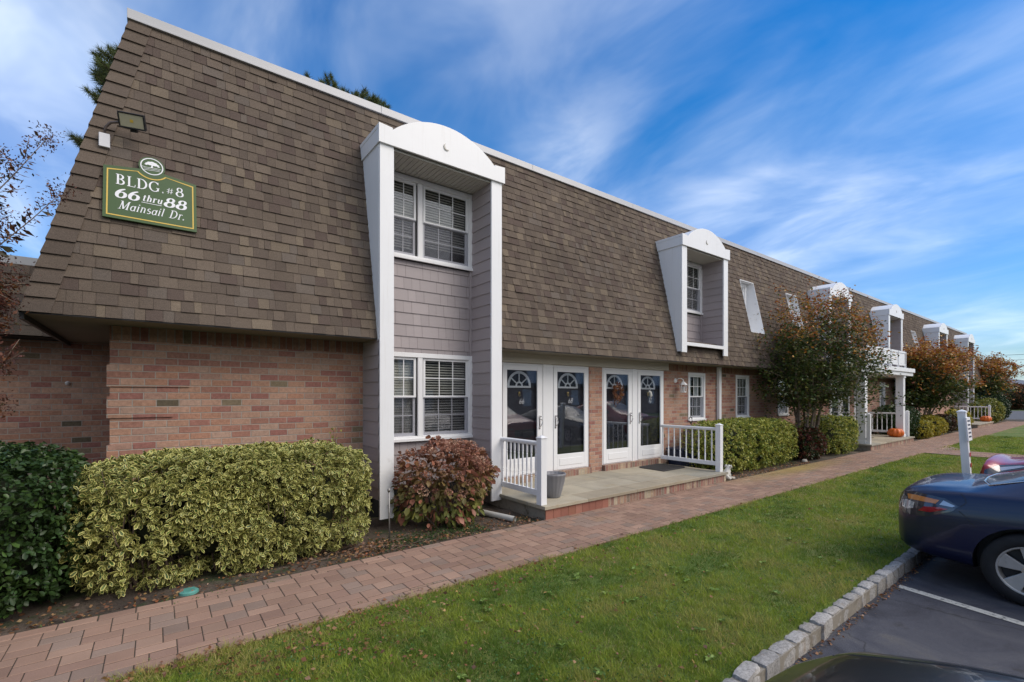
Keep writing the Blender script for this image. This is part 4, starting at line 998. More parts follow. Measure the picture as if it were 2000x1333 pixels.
railing('white turned baluster railing at the left end of the first porch, beside the tall post', 4.50, 5.20, 6.19, .20, 9)
railing('white turned baluster railing at the right end of the first porch, before the clipped hedge', 9.43, 5.20, 6.62, .20, 9)
railing('white railing at the left end of the portico porch, behind the hedge', 18.66, 5.15, 6.7, .20, 9)
railing('white railing at the right end of the portico porch, behind the pumpkin', 23.42, 5.22, 6.7, .20, 9)
railing('small white railing on the farthest porch with a pumpkin', 40.9, 5.15, 6.7, .20, 9)

# ------------------------------------------------------------------ small things by the first porch
t = thing('flower_pot', 'grey fluted flower pot standing behind the left railing post', 'flower pot', (4.99, 5.48, .20))
m_ = MB(); m_.lathe([(0, 0), (.098, 0), (.106, .01), (.134, .11), (.168, .24), (.183, .335), (.192, .35), (.194, .378), (.180, .382), (.172, .355), (.158, .33), (0, .33)], (4.99, 5.48, .20), 64, lobes=16, la=.022); m_.build('pot', M['pot'], t, smooth=True)
m_ = MB(); m_.lathe([(0, .338), (.10, .336), (.160, .332)], (4.99, 5.48, .20), 24); m_.build('earth', M['soil'], t)
m_ = MB(); m_.prism([(8.50, 5.90), (9.30, 5.92), (9.42, 6.0), (9.42, 6.55), (9.3, 6.64), (8.62, 6.62), (8.50, 6.52)], 'z', .202, .214)
for k in range(9): m_.box(8.56+k*.095, 8.60+k*.095, 5.98, 6.54, .2145, .219)
tag(m_.build('doormat', M['mat_rubber'], bevel=.003), 'black rubber doormat on the bluestone before the last storm door', 'doormat')
# dried wreath on door 70
t = thing('wreath', 'brown dried leaf wreath hanging on the storm door numbered 70', 'wreath', (8.03, YW-.06, 1.86))
n = 420; a = RNG.uniform(0, 2*np.pi, n); rr = .115+RNG.normal(0, .03, n); P = np.stack([8.03+rr*np.cos(a), np.full(n, YW-.075)+RNG.normal(0, .015, n), 1.88+rr*1.15*np.sin(a)], 1)
P[:120, 2] -= RNG.uniform(0, .13, 120)
D = np.stack([np.cos(a)*.6+RNG.normal(0, .6, n), -np.abs(RNG.normal(0, .5, n))-.1, np.sin(a)*.6+RNG.normal(0, .6, n)], 1)
leaves('leaves', P, D, RNG.uniform(.03, .06, n), RNG.uniform(.008, .016, n), LC[RNG.integers(0, len(LC), n)]*(.5+.7*RNG.random((n, 1)))*np.array([1.0, .82, .75]), M['leaf'], t)
m_ = MB(); m_.tube([(8.03+.115*math.cos(k*.4), YW-.07, 1.88+.13*math.sin(k*.4)) for k in range(17)], .022, 6); m_.build('ring', M['wreath'], t, smooth=True)
t = thing('door_ornament', 'small white figure ornament hanging on the storm door numbered 72', 'ornament', (9.20, YW-.06, 1.9))
m_ = MB(); m_.tube([(9.20, YW-.055, 2.0), (9.21, YW-.06, 1.93), (9.18, YW-.06, 1.88)], .004, 5); m_.tube([(9.15, YW-.06, 1.87), (9.17, YW-.062, 1.90), (9.21, YW-.064, 1.88), (9.23, YW-.064, 1.80), (9.20, YW-.062, 1.73)], [.010, .018, .026, .034, .012], 8)
m_.tube([(9.20, YW-.06, 1.75), (9.19, YW-.06, 1.66), (9.215, YW-.06, 1.62)], .005, 5); m_.build('figure', M['statue'], t, smooth=True)
# wall lantern
lx, lz = 10.38, 2.0; ly = YW-.17
t = thing('wall_lantern', 'white carriage lantern on the brick wall right of the storm doors', 'lantern', (10.30, YW, 2.15))
m_ = MB(); m_.lathe([(0, -.03), (.04, -.028), (.055, -.012), (.06, 0)], (10.30, YW, 2.17), 16, 'y'); m_.tube([(10.30, YW-.02, 2.17), (10.31, YW-.08, 2.22), (10.34, YW-.14, 2.22), (lx, ly, 2.19), (lx, ly, 2.15)], .010, 8)
m_.build('bracket', M['white_vinyl'], t, smooth=True)
m_ = MB(); m_.lathe([(.012, .185), (.016, .17), (.01, .155), (.03, .14), (.05, .12), (.095, .075), (.10, .065), (.09, .06)], (lx, ly, lz), 6); m_.lathe([(.005, -.13), (.07, -.125), (.075, -.115), (.06, -.105)], (lx, ly, lz), 6)
for k in range(6):
    w_ = 2*math.pi*k/6; m_.tube([(lx+.086*math.cos(w_), ly+.086*math.sin(w_), lz+.066), (lx+.062*math.cos(w_), ly+.062*math.sin(w_), lz-.115)], .006, 4)
m_.build('cage', M['white_vinyl'], t)
m_ = MB(); m_.lathe([(.082, .06), (.058, -.11)], (lx, ly, lz), 6); m_.build('glass', M['glass'], t)
m_ = MB(); m_.lathe([(0, .03), (.018, .02), (.022, -.01), (.014, -.05), (.014, -.1)], (lx, ly, lz), 10); m_.build('bulb', M['box_white'], t, smooth=True)
# snow shovel and storage tub behind the right railing
t = thing('shovel', 'black handled shovel leaning by the window behind the right porch railing', 'shovel', (10.62, 6.55, .0))
m_ = MB(); m_.tube([(10.50, 6.35, .25), (10.56, 6.55, 1.12)], .014, 8); m_.tube([(10.56, 6.55, 1.10), (10.50, 6.56, 1.16), (10.51, 6.57, 1.24), (10.57, 6.575, 1.27), (10.63, 6.57, 1.24), (10.62, 6.56, 1.16), (10.56, 6.55, 1.10)], .013, 8)
m_.build('handle', M['black_plastic'], t, smooth=True)
m_ = MB(); m_.prism([(10.36, .02), (10.64, .02), (10.66, .10), (10.62, .34), (10.38, .34), (10.34, .10)], 'y', 6.30, 6.318); m_.build('blade', M['black_plastic'], t, bevel=.004)
t = thing('storage_tub', 'navy storage tub on the ground behind the right porch railing', 'storage tub', (10.15, 6.5, 0))
m_ = MB(); m_.hexa([(9.86,6.35,.0),(10.44,6.35,.0),(10.44,6.70,.0),(9.86,6.70,.0),(9.82,6.32,.50),(10.48,6.32,.50),(10.48,6.72,.50),(9.82,6.72,.50)]); m_.box(9.80,10.50,6.30,6.74,.44,.475); m_.build('tub', M['navy_plastic'], t, bevel=.02)
m_ = MB(); m_.box(9.79, 10.51, 6.29, 6.75, .502, .545); m_.build('lid', M['navy_plastic'], t, bevel=.015)
t = thing('storage_box', 'tall pale purple plastic box standing against the wall below the first narrow window', 'storage box', (10.85, 6.6, 0))
m_ = MB(); m_.hexa([(10.72,6.46,0),(11.3,6.46,0),(11.3,6.76,0),(10.72,6.76,0),(10.7,6.44,1.0),(11.32,6.44,1.0),(11.32,6.78,1.0),(10.7,6.78,1.0)]); m_.build('box', M['purple_plastic'], t, bevel=.02)
m_ = MB(); m_.box(10.69, 11.33, 6.43, 6.79, 1.002, 1.05); m_.build('lid', M['purple_plastic'], t, bevel=.015)
# white dog statue
t = thing('dog_statue', 'small white stone puppy statue sitting beside the right end of the first porch', 'statue', (9.72, 5.19, 0))
m_ = MB()
def sk(name, verts, edges, radii, mat, parent, root=0, sub=2):
    me = bpy.data.meshes.new(name); o0 = wloc(parent) if parent else Vector((0, 0, 0))
    me.from_pydata([tuple(Vector(v)-o0) for v in verts], edges, []); o = bpy.data.objects.new(name, me); COL.objects.link(o); o.parent = parent
    s_ = o.modifiers.new('skin', 'SKIN'); ss = o.modifiers.new('sub', 'SUBSURF'); ss.levels = ss.render_levels = sub
    for i, r_ in enumerate(radii): me.skin_vertices[0].data[i].radius = (r_, r_) if not isinstance(r_, tuple) else r_; me.skin_vertices[0].data[i].use_root = (i == root)
    me.materials.append(M[mat])
    bpy.context.view_layer.update()
    m2 = bpy.data.meshes.new_from_object(o.evaluated_get(bpy.context.evaluated_depsgraph_get())); o.modifiers.clear(); o.data = m2; m2.name = name
    m2.polygons.foreach_set('use_smooth', [True]*len(m2.polygons)); return o
dx, dy = 9.72, 5.19
sk('body', [(dx-.06,dy+.02,.09),(dx,dy,.13),(dx+.03,dy-.01,.20),(dx+.04,dy-.015,.25),(dx+.05,dy-.02,.29),(dx+.095,dy-.03,.275),(dx+.125,dy-.035,.268),
            (dx+.035,dy-.045,.14),(dx+.045,dy-.055,.06),(dx+.055,dy-.06,.012),(dx+.035,dy+.035,.14),(dx+.045,dy+.04,.06),(dx+.06,dy+.04,.012),
            (dx-.03,dy-.055,.055),(dx+.01,dy-.08,.018),(dx-.03,dy+.07,.055),(dx+.01,dy+.085,.018),(dx-.10,dy+.03,.05),(dx-.14,dy+.04,.045)],
   [(0,1),(1,2),(2,3),(3,4),(4,5),(5,6),(2,7),(7,8),(8,9),(2,10),(10,11),(11,12),(0,13),(13,14),(0,15),(15,16),(0,17),(17,18)],
   [.062,.062,.052,.040,.050,.030,.022,.026,.020,.022,.026,.020,.022,.036,.022,.036,.022,.018,.010], 'statue', t, 1)
for s_ in (-1, 1):
    sk('ear', [(dx+.045, dy-.02+s_*.045, .315), (dx+.03, dy-.02+s_*.065, .285), (dx+.035, dy-.02+s_*.068, .25)], [(0,1),(1,2)], [(.012,.02),(.014,.024),(.008,.014)], 'statue', t)
    e_ = MB(); e_.lathe([(0, -.006), (.006, 0), (0, .006)], (dx+.088, dy-.03+s_*.022, .300), 8); e_.build('eye', M['black_plastic'], t, smooth=True)
e_ = MB(); e_.lathe([(0, -.008), (.009, 0), (0, .008)], (dx+.147, dy-.037, .275), 8); e_.build('nose', M['black_plastic'], t, smooth=True)
def rock(x, y, r, label, mat='stone', fl=.6):
    bm = bmesh.new(); bmesh.ops.create_icosphere(bm, subdivisions=3, radius=r)
    for v in bm.verts:
        k = 1+.25*mn.noise(v.co*(2/r)*.6+Vector((x, y, 0))); v.co = Vector((v.co.x*k*1.3, v.co.y*k, v.co.z*k*fl)) + Vector((0, 0, r*fl*.5))
    me = bpy.data.meshes.new('rock'); bm.to_mesh(me); bm.free(); me.materials.append(M[mat]); me.polygons.foreach_set('use_smooth', [True]*len(me.polygons))
    o = bpy.data.objects.new('rock', me); COL.objects.link(o); o.location = (x, y, -.01); tag(o, label, 'rock')
rock(9.98, 5.20, .055, 'small pale rounded stone on the path edge beside the puppy statue')
rock(14.05, 5.32, .07, 'grey stone at the foot of the clipped hedge near the tree', fl=.8)
# drain pipe end, stake, valve cover
m_ = MB(); m_.tube([(3.85, 6.35, .03), (3.95, 5.95, .025), (4.10, 5.33, .022)], .042, 14, cap=False); m_.tube([(3.85, 6.35, .03), (3.95, 5.95, .025), (4.10, 5.33, .022)], .036, 14, cap=False)
tag(m_.build('drain_pipe', M['pipe'], smooth=True), 'off white drain pipe lying on the soil left of the first porch', 'pipe')
t = thing('garden_stake', 'thin grey steel rod stuck in the soil in front of the left white post', 'stake', (2.33, 5.60, 0))
m_ = MB(); m_.tube([(2.33, 5.60, -.05), (2.322, 5.605, .60)], .0095, 10); m_.build('rod', M['steel'], t, smooth=True)
m_ = MB(); m_.lathe([(0, 0), (.016, .003), (.018, .03), (.012, .045), (0, .05)], (2.322, 5.605, .59), 12); m_.build('cap', M['steel'], t, smooth=True)
m_ = MB(); m_.lathe([(0, .02), (.06, .018), (.075, .008), (.078, -.02)], (.24, 5.215, 0), 28)
for k in range(-3, 4): m_.box(.24-.045, .24+.045, 5.215+k*.014-.003, 5.215+k*.014+.003, .019, .0225)
tag(m_.build('valve_cover', M['teal']), 'round teal green plastic valve cover at the path edge below the long hedge', 'valve cover')

# pumpkins
def pumpkin(x, y, z, r, label):
    t = thing('pumpkin', label, 'pumpkin', (x, y, z), 'pumpkins on the porches')
    m_ = MB(); prof = [(.02, 1.12), (.25, 1.22), (.55, 1.24), (.85, 1.05), (1.0, .66), (.93, .28), (.62, .04), (.2, .0), (.02, .03)]
    m_.lathe([(a_*r, b_*r*1.05) for a_, b_ in prof], (x, y, z), 60, lobes=10, la=.06); m_.build('flesh', M['pumpkin'], t, smooth=True)
    m_ = MB(); m_.tube([(x, y, z+r*1.18), (x+.01, y, z+r*1.34), (x+.04, y, z+r*1.48)], [.025, .016, .018], 6); m_.build('stem', M['stem_green'], t)
pumpkin(22.75, 5.42, .20, .25, 'orange pumpkin on the portico porch by the white column')
pumpkin(40.5, 5.25, .20, .26, 'orange pumpkin on the farthest porch')
# dark mat on the second porch
m_ = MB(); m_.box(20.7, 21.6, 5.8, 6.4, .202, .214); tag(m_.build('doormat', M['mat_rubber'], bevel=.003), 'dark doormat on the portico porch', 'doormat')

# ------------------------------------------------------------------ sign, flood light
AL = math.atan(K)
def onslope(x, z, off): return Vector((x, roofY(z)-off*math.cos(AL), z+off*math.sin(AL)))
SZ = 3.655; SX0, SX1 = -.445, .37; SC = (SX0+SX1)/2
SM = Matrix.Translation(onslope(SC, SZ, .030)) @ Matrix.Rotation(R(90)-AL, 4, 'X')       # sign plane: x along, y up the slope
t = thing('building_sign', 'green wooden building sign with gold border reading BLDG. #8, 66 thru 88, Mainsail Dr.', 'sign', tuple(onslope(SC, SZ, .02)))
def loc2(pts, h0, h1, name, mat, par=t):
    m_ = MB(); m_.prism(pts, 'z', h0, h1); m_.v = [tuple(SM @ Vector(v)) for v in m_.v]; return m_.build(name, M[mat], par)
W2 = (SX1-SX0)/2; HT = .595; RC = .118; CY = .70
def outline(w_, b_, tp, rc, dip):
    # rectangle with sloping shoulders and a round head (or a dip for the inner border)
    s = []
    a0 = 200 if not dip else None
    left = [(-w_, b_), (w_, b_), (w_, tp)]
    if not dip:
        arc_ = [(rc*math.cos(R(q)), CY+rc*math.sin(R(q))) for q in np.linspace(-28, 208, 24)]
    else:
        arc_ = [(rc*math.cos(R(q)), CY+rc*math.sin(R(q))) for q in np.linspace(-38, -142, 16)]
    return left + arc_ + [(-w_, tp)]
loc2(outline(W2, 0, HT, RC, False), .0, .022, 'board', 'green_sign')
o1, o2 = outline(W2-.028, .03, HT-.03, RC+.032, True), outline(W2-.040, .042, HT-.042, RC+.044, True)
m_ = MB()
for k in range(len(o1)):
    j_ = (k+1) % len(o1); m_.prism([o1[k], o1[j_], o2[j_], o2[k]], 'z', .0222, .0245)
m_.v = [tuple(SM @ Vector(v)) for v in m_.v]; m_.build('border', M['gold_paint'], t)
m_ = MB()
def ringp(r0, r1, cy, h0, h1, nseg=40):
    for k in range(nseg):
        a0, a1 = 2*math.pi*k/nseg, 2*math.pi*(k+1)/nseg
        m_.prism([(r0*math.cos(a0), cy+r0*math.sin(a0)), (r1*math.cos(a0), cy+r1*math.sin(a0)), (r1*math.cos(a1), cy+r1*math.sin(a1)), (r0*math.cos(a1), cy+r0*math.sin(a1))], 'z', h0, h1)
ringp(.092, .102, CY, .0222, .025)
for cx_, cy_, r_ in [(-.038, .728, .020), (-.02, .742, .021), (.003, .748, .022), (.026, .742, .020), (.044, .728, .019), (-.052, .716, .013), (.058, .715, .013), (.0, .728, .022), (-.022, .722, .014), (.024, .722, .015)]:
    m_.prism([(cx_+r_*math.cos(q)*(1+.12*math.sin(5*q)), cy_+r_*.62*math.sin(q)) for q in np.linspace(0, 2*math.pi, 14)[:-1]], 'z', .0222, .0246+.0002*r_*50)
m_.prism([(-.012, .685), (.012, .685), (.006, .70), (.014, .722), (.004, .714), (-.006, .724), (-.005, .70)], 'z', .0222, .0250)
for (ya, yb, yc) in ((.688, .694, .676), (.672, .675, .662), (.655, .66, .646)):
    for k in range(10):
        u0, u1 = -.088+.0176*k, -.088+.0176*(k+1); f_ = lambda u: ya+(yc-ya)*(u+.088)/.176+.008*math.sin(u*26)
        if math.hypot(u1, f_(u1)-CY) < .092 and math.hypot(u0, f_(u0)-CY) < .092: m_.prism([(u0, f_(u0)), (u1, f_(u1)), (u1, f_(u1)+.004), (u0, f_(u0)+.004)], 'z', .0222, .0248)
m_.v = [tuple(SM @ Vector(v)) for v in m_.v]; m_.build('emblem', M['white_letter'], t)
# serif lettering drawn as strokes: thick stems, thin hairlines, slab serifs
def glyph(ch, bold=1.0):
    """returns a list of strokes (polyline, width) in a unit em of cap height 1; second value is advance"""
    tk, tn = .155*bold, .06*(bold if bold > 1 else 1)
    def bow(cx, cy, rx, ry, a0, a1, w0, w1, n=14):
        pts = []; ws = []
        for i in range(n+1):
            a_ = R(a0+(a1-a0)*i/n); pts.append((cx+rx*math.cos(a_), cy+ry*math.sin(a_))); k_ = abs(math.cos(a_)); ws.append(w1+(w0-w1)*k_**1.5)
        return (pts, ws)
    L = lambda p, w_: (p, [w_]*len(p)); sf = lambda x, y, h_=.13: L([(x-h_, y), (x+h_, y)], .05*max(1, bold*.8))
    G = {
     'B': ([L([(.16,0),(.16,1)], tk), bow(.30,.755,.24,.22,-90,90,tk,tn), bow(.30,.265,.30,.245,-90,90,tk,tn), L([(.0,.975),(.32,.975)], .05), L([(.0,.025),(.32,.025)], .05), L([(.16,.52),(.32,.52)], tn)], .78),
     'L': ([L([(.16,0),(.16,1)], tk), sf(.16,.975,.16), L([(0,.025),(.6,.025)], .055), L([(.6,.02),(.63,.26)], .05)], .70),
     'D': ([L([(.16,0),(.16,1)], tk), bow(.30,.5,.42,.48,-90,90,tk,tn), L([(0,.975),(.32,.975)], .05), L([(0,.025),(.32,.025)], .05)], .86),
     'G': ([bow(.45,.5,.37,.48,40,322,tk,tn,22), L([(.74,.36),(.74,.10)], tk*.85), sf(.72,.38,.14), L([(.74,.98),(.74,.72)], .05)], .96),
     '.': ([bow(.12,.08,.035,.035,0,360,.09,.09,8)], .30),
     '8': ([bow(.32,.755,.19,.22,0,360,tk*.8,tn,20), bow(.32,.27,.26,.26,0,360,tk,tn,22)], .70),
     '6': ([bow(.34,.31,.25,.30,0,360,tk,tn,22), bow(.62,.36,.54,.62,105,180,tk,tn,12)], .72),
     '#': ([L([(.18,.05),(.28,.75)], .05), L([(.42,.05),(.52,.75)], .05), L([(.08,.52),(.62,.52)], .05), L([(.06,.28),(.60,.28)], .05)], .70),
     't': ([L([(.16,.12),(.16,.88)], tk*.8), L([(.0,.66),(.34,.66)], .055), bow(.26,.14,.11,.13,180,320,tk*.8,tn,8)], .40),
     'h': ([L([(.14,0),(.14,1)], tk*.85), bow(.30,.40,.16,.25,0,170,tk*.8,tn,10), L([(.46,.42),(.46,0)], tk*.8), sf(.14,.025), sf(.46,.025,.10), L([(.02,.975),(.14,.975)], .05)], .62),
     'r': ([L([(.14,0),(.14,.66)], tk*.85), bow(.30,.46,.15,.19,40,165,tk*.7,tn,8), sf(.14,.025), L([(.02,.64),(.14,.64)], .05)], .47),
     'u': ([L([(.13,.66),(.13,.22)], tk*.85), bow(.28,.22,.15,.20,180,350,tk*.7,tn,10), L([(.46,.66),(.46,0)], tk*.85), L([(.02,.64),(.13,.64)], .05), L([(.36,.64),(.46,.64)], .05), L([(.46,.025),(.58,.025)], .05)], .62),
     'M': ([L([(.14,0),(.18,1)], .07), L([(.18,1),(.48,.06)], tk), L([(.48,.06),(.80,1)], .06), L([(.82,1),(.82,0)], tk), sf(.12,.025), sf(.82,.025,.14), L([(.02,.975),(.22,.975)], .05), L([(.78,.975),(.96,.975)], .05)], 1.02),
     'a': ([bow(.26,.30,.19,.29,0,360,tk*.8,tn,16), L([(.46,.64),(.44,.06)], tk*.8), L([(.44,.03),(.55,.06)], .05)], .58),
     'i': ([L([(.12,.66),(.12,.03)], tk*.8), bow(.13,.86,.03,.03,0,360,.08,.08,8), sf(.14,.025,.09), L([(.02,.64),(.12,.64)], .05)], .28),
     'n': ([L([(.13,.66),(.13,0)], tk*.8), bow(.28,.42,.16,.22,0,170,tk*.75,tn,10), L([(.44,.42),(.44,.03)], tk*.8), L([(.44,.03),(.55,.06)], .05), L([(.02,.64),(.13,.64)], .05)], .58),
     's': ([bow(.22,.49,.14,.155,50,230,tk*.7,tn,10), bow(.22,.19,.16,.165,60,-140,tk*.8,tn,12), L([(.12,.37),(.30,.33)], tk*.7)], .44),
     'l': ([L([(.12,1),(.12,.03)], tk*.8), L([(.12,.03),(.22,.06)], .05), L([(.02,.97),(.12,.97)], .05)], .28),
     ' ': ([], .34)}
    return G[ch]
def lettering(name, body, x0, y0, cap, sx=1.0, slant=0.0, bold=1.0, gap=.06, x1=None, under=False):
    # fit to x0..x1
    adv = sum(glyph(c, bold)[1]+gap for c in body)
    if x1 is not None: sx = (x1-x0)/(adv*cap)
    m_ = MB(); pen = 0; k = 0
    T = lambda p: (x0+(p[0]+pen)*cap*sx + slant*p[1]*cap, y0+p[1]*cap)
    for ch in body:
        st, ad = glyph(ch, bold)
        for pts, ws in st:
            lft, rgt = [], []
            for i, p in enumerate(pts):
                q = Vector(pts[min(i+1, len(pts)-1)])-Vector(pts[max(i-1, 0)])
                if q.length < 1e-6: q = Vector((1, 0))
                q.normalize(); nx_, ny_ = -q.y, q.x; w_ = ws[i]/2
                lft.append(T((p[0]+nx_*w_, p[1]+ny_*w_))); rgt.append(T((p[0]-nx_*w_, p[1]-ny_*w_)))
            k += 1; hz_ = .0246+.00005*(k % 9)
            for i in range(len(pts)-1): m_.poly([(*lft[i], hz_), (*lft[i+1], hz_), (*rgt[i+1], hz_), (*rgt[i], hz_)])
        pen += ad+gap
    if under: m_.poly([(x0-.005, y0-.022, .0246), (x1-.01, y0-.022, .0246), (x1-.01, y0-.016, .0246), (x0-.005, y0-.016, .0246)])
    m_.v = [tuple(SM @ Vector(v)) for v in m_.v]
    return m_.build(name, M['white_letter'], t)
lettering('lettering', 'BLDG', -.305, .400, .120, x1=.085); lettering('lettering', '.', .088, .400, .118, x1=.115); lettering('lettering', '#', .125, .405, .10, x1=.205); lettering('lettering', '8', .215, .400, .112, x1=.30)
lettering('lettering', '66', -.315, .245, .112, slant=.22, bold=1.45, x1=-.10); lettering('lettering', 'thru', -.085, .262, .078, slant=.22, bold=1.25, x1=.095, under=True); lettering('lettering', '88', .105, .245, .112, slant=.22, bold=1.45, x1=.32)
lettering('lettering', 'Mainsail', -.285, .115, .098, slant=.25, bold=.9, x1=.105); lettering('lettering', 'Dr.', .150, .115, .098, slant=.25, bold=.9, x1=.30)

t = thing('flood_light', 'black flood light with white junction box on the shingles above the green sign', 'flood light', tuple(onslope(-.44, 4.5, 0)))
m_ = MB(); b0 = onslope(-.44, 4.53, .0); m_.box(b0.x-.045, b0.x+.045, b0.y-.075, b0.y+.01, 4.455, 4.60); m_.build('junction_box', M['box_white'], t, bevel=.004)
m_ = MB(); m_.tube([(b0.x, b0.y-.04, 4.60), (b0.x+.005, b0.y-.05, 4.67), (b0.x+.05, b0.y-.07, 4.73), (b0.x+.12, b0.y-.10, 4.745), (b0.x+.22, b0.y-.12, 4.74)], .013, 8); m_.build('conduit', M['conduit'], t, smooth=True)
FM = Matrix.Translation((b0.x+.235, b0.y-.17, 4.765)) @ Matrix.Rotation(R(-14), 4, 'Z') @ Matrix.Rotation(R(30), 4, 'X')
def fl(name, mat, boxes, bv=.004):
    m_ = MB()
    for q in boxes: m_.box(*q)
    m_.v = [tuple(FM @ Vector(v)) for v in m_.v]; return m_.build(name, M[mat], t, bevel=bv)
fl('housing', 'black_plastic', [(-.115, .115, -.02, .035, -.075, .075), (-.115, .115, -.032, -.021, .062, .078), (-.115, .115, -.032, -.021, -.078, -.062), (-.118, -.104, -.032, -.021, -.062, .062), (.104, .118, -.032, -.021, -.062, .062), (-.04, .04, .036, .07, -.05, .05), (-.03, .03, -.01, .05, -.11, -.078)])
fl('lens', 'lamp_glass', [(-.103, .103, -.027, -.0205, -.061, .061)], 0)
fl('led_chip', 'lamp_yellow', [(-.014, .014, -.029, -.0272, -.014, .014)], 0)

# white post with a parking sign, leaning a little
t = thing('sign_post', 'leaning white square post with a small parking plate, in the lawn beyond the blue car', 'sign post', (11.2, 1.66, 0))
m_ = MB(); w_ = .054
lo = [(11.2-w_, 1.655-w_, -.1), (11.2+w_, 1.655-w_, -.1), (11.2+w_, 1.655+w_, -.1), (11.2-w_, 1.655+w_, -.1)]; hi = [(a_, b_+.095, 1.50) for a_, b_, _ in lo]
m_.hexa(lo+hi); cp_ = [(a_+(.008 if a_ > 11.2 else -.008), b_+(.008 if b_ > 1.75 else -.008), z_) for z_ in (1.50, 1.525) for a_, b_, _ in hi]
m_.hexa(cp_); m_.faces([*[q for q in cp_[4:]], (11.2, 1.75, 1.56)], [(0,1,4),(1,2,4),(2,3,4),(3,0,4)]); m_.build('post', M['white_vinyl'], t, bevel=.004)
m_ = MB(); m_.hexa([(11.05, 1.64, 1.02), (11.36, 1.64, 1.02), (11.36, 1.665, 1.02), (11.05, 1.665, 1.02), (11.05, 1.67, 1.42), (11.36, 1.67, 1.42), (11.36, 1.695, 1.42), (11.05, 1.695, 1.42)])
sp_ = m_.build('plate', M['white_vinyl'], t, bevel=.003)
m_ = MB()
for k in range(5): z_ = 1.36-k*.068; yy = 1.64+(z_-1.02)*.075; m_.box(11.10, 11.31, yy-.0015, yy+.002, z_-.014, z_+.014)
m_.build('lettering', M['navy_plastic'], sp_)
m_ = MB()
for z_ in (.60, .78): yy = 1.601+(z_)*.0594; m_.box(11.17, 11.23, yy-.006, yy-.0015, z_-.035, z_+.035)
m_.build('reflector', M['red_paint'], t)
# ------------------------------------------------------------------ hedges and shrubs
def shell(n, c, s, e=4.0, lump=.06, zmin=.0, thick=.22, front=True, seed=0, gaps=.0):
    """random points and outward normals on a rounded box (superellipsoid)"""
    out, nor = [], []; tot = 0; s = np.array(s)/2; c = np.array(c)
    while tot < n:
        d = nrm(RNG.normal(size=(n*2, 3))*np.array([s[0]**.5, s[1]**.5, s[2]**.5]))
        r_ = (np.abs(d/s)**e).sum(1)**(-1/e)
        p = d*r_[:, None]; nn = nrm(np.sign(p)*np.abs(p/s)**(e-1)/s)
        t_ = 1-thick*RNG.random((len(p), 1))**1.7
        p2 = p*t_ + c
        l = np.array([mn.noise(Vector((float(q[0])*2.4+seed, float(q[1])*2.4, float(q[2])*2.4))) for q in p2])
        l2 = np.array([mn.noise(Vector((float(q[0])*6+seed, float(q[1])*6, float(q[2])*6))) for q in p2])
        p2 = p2 + nn*(l*lump + l2*lump*.4)[:, None]
        ok = p2[:, 2] > zmin
        if gaps: ok &= (l2 + .35*l + (p2[:, 2]-c[2])/s[2]*.30) > -gaps
        if front: ok &= RNG.random(len(p2)) < np.where(nn[:, 1] > .5, .25, 1)
        out.append(p2[ok]); nor.append(nn[ok]); tot += int(ok.sum())
    return np.concatenate(out)[:n], np.concatenate(nor)[:n]
def rosettes(P, Nn, k, spread, jit):
    n = len(P); A = nrm(np.cross(Nn, RNG.normal(size=(n, 3)))); B = np.cross(Nn, A); PP, DD = [], []
    ax = nrm(Nn + RNG.normal(0, .35, (n, 3)) + np.array([0, 0, .35])); A = nrm(np.cross(ax, RNG.normal(size=(n, 3)))); B = np.cross(ax, A)
    for i in range(k):
        w_ = 2*np.pi*i/k + RNG.normal(0, .35, n); lv = (i % 3)*.3
        d = ax*(1-spread*.6+lv*.35)+ (A*np.cos(w_)[:, None]+B*np.sin(w_)[:, None])*spread
        PP.append(P + ax*(.012*(i % 3)) + RNG.normal(0, jit, (n, 3))); DD.append(d)
    return np.concatenate(PP), np.concatenate(DD)
def hedge(name, label, c, s, nr, k, L, cols, mat, detail, core=(.02, .03, .012), cat='hedge', e=4.5, lump=.05, gaps=.25, group=None, wr=.32, thick=.25, twigs=60, spread=1.0, var=.35):
    t = thing(name, label, cat, (c[0], c[1], 0), group)
    P, Nn = shell(nr, c, s, e, lump, .03, thick, gaps=gaps, seed=c[0])
    PP, DD = rosettes(P, Nn, k, spread, L*.15); n = len(PP)
    cols = np.array(cols); ci = RNG.integers(0, len(cols), len(P)); cc = np.tile(cols[ci], (k, 1))*(1-var+2*var*RNG.random((n, 1)))
    LL = L*RNG.uniform(.65, 1.25, n)
    leaves('foliage', PP, DD, LL, LL*wr*RNG.uniform(.8, 1.2, n), cc, M[mat], t, detail=detail, fold=.25)
    if twigs:
        tw = MB()
        for _ in range(twigs):
            x = c[0]+random.uniform(-.42, .42)*s[0]; y = c[1]+random.uniform(-.25, .25)*s[1]
            p = [(x, y, -.02)]; h_ = s[2]*random.uniform(.5, .95); dx_, dy_ = random.uniform(-.2, .2), random.uniform(-.42, .25)*s[1]
            for q in range(1, 5): p.append((x+dx_*q/4+random.uniform(-.02, .02), y+dy_*q/4+random.uniform(-.02, .02), h_*q/4))
            tw.tube(p, [.011, .009, .007, .005, .003], 5)
        tw.build('stems', M['twig'], t)
    cm = MB(); bm = bmesh.new(); bmesh.ops.create_icosphere(bm, subdivisions=3, radius=1)  # dark solid core added, painted as the shade deep between the leaves
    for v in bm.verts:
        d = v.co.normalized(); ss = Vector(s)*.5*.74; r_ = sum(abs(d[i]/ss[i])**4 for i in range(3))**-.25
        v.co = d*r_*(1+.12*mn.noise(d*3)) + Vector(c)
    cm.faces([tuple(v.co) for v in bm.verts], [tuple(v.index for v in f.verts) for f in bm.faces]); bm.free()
    o = cm.build('shade_core', M['foliage_shade'], t, smooth=False)
    return t
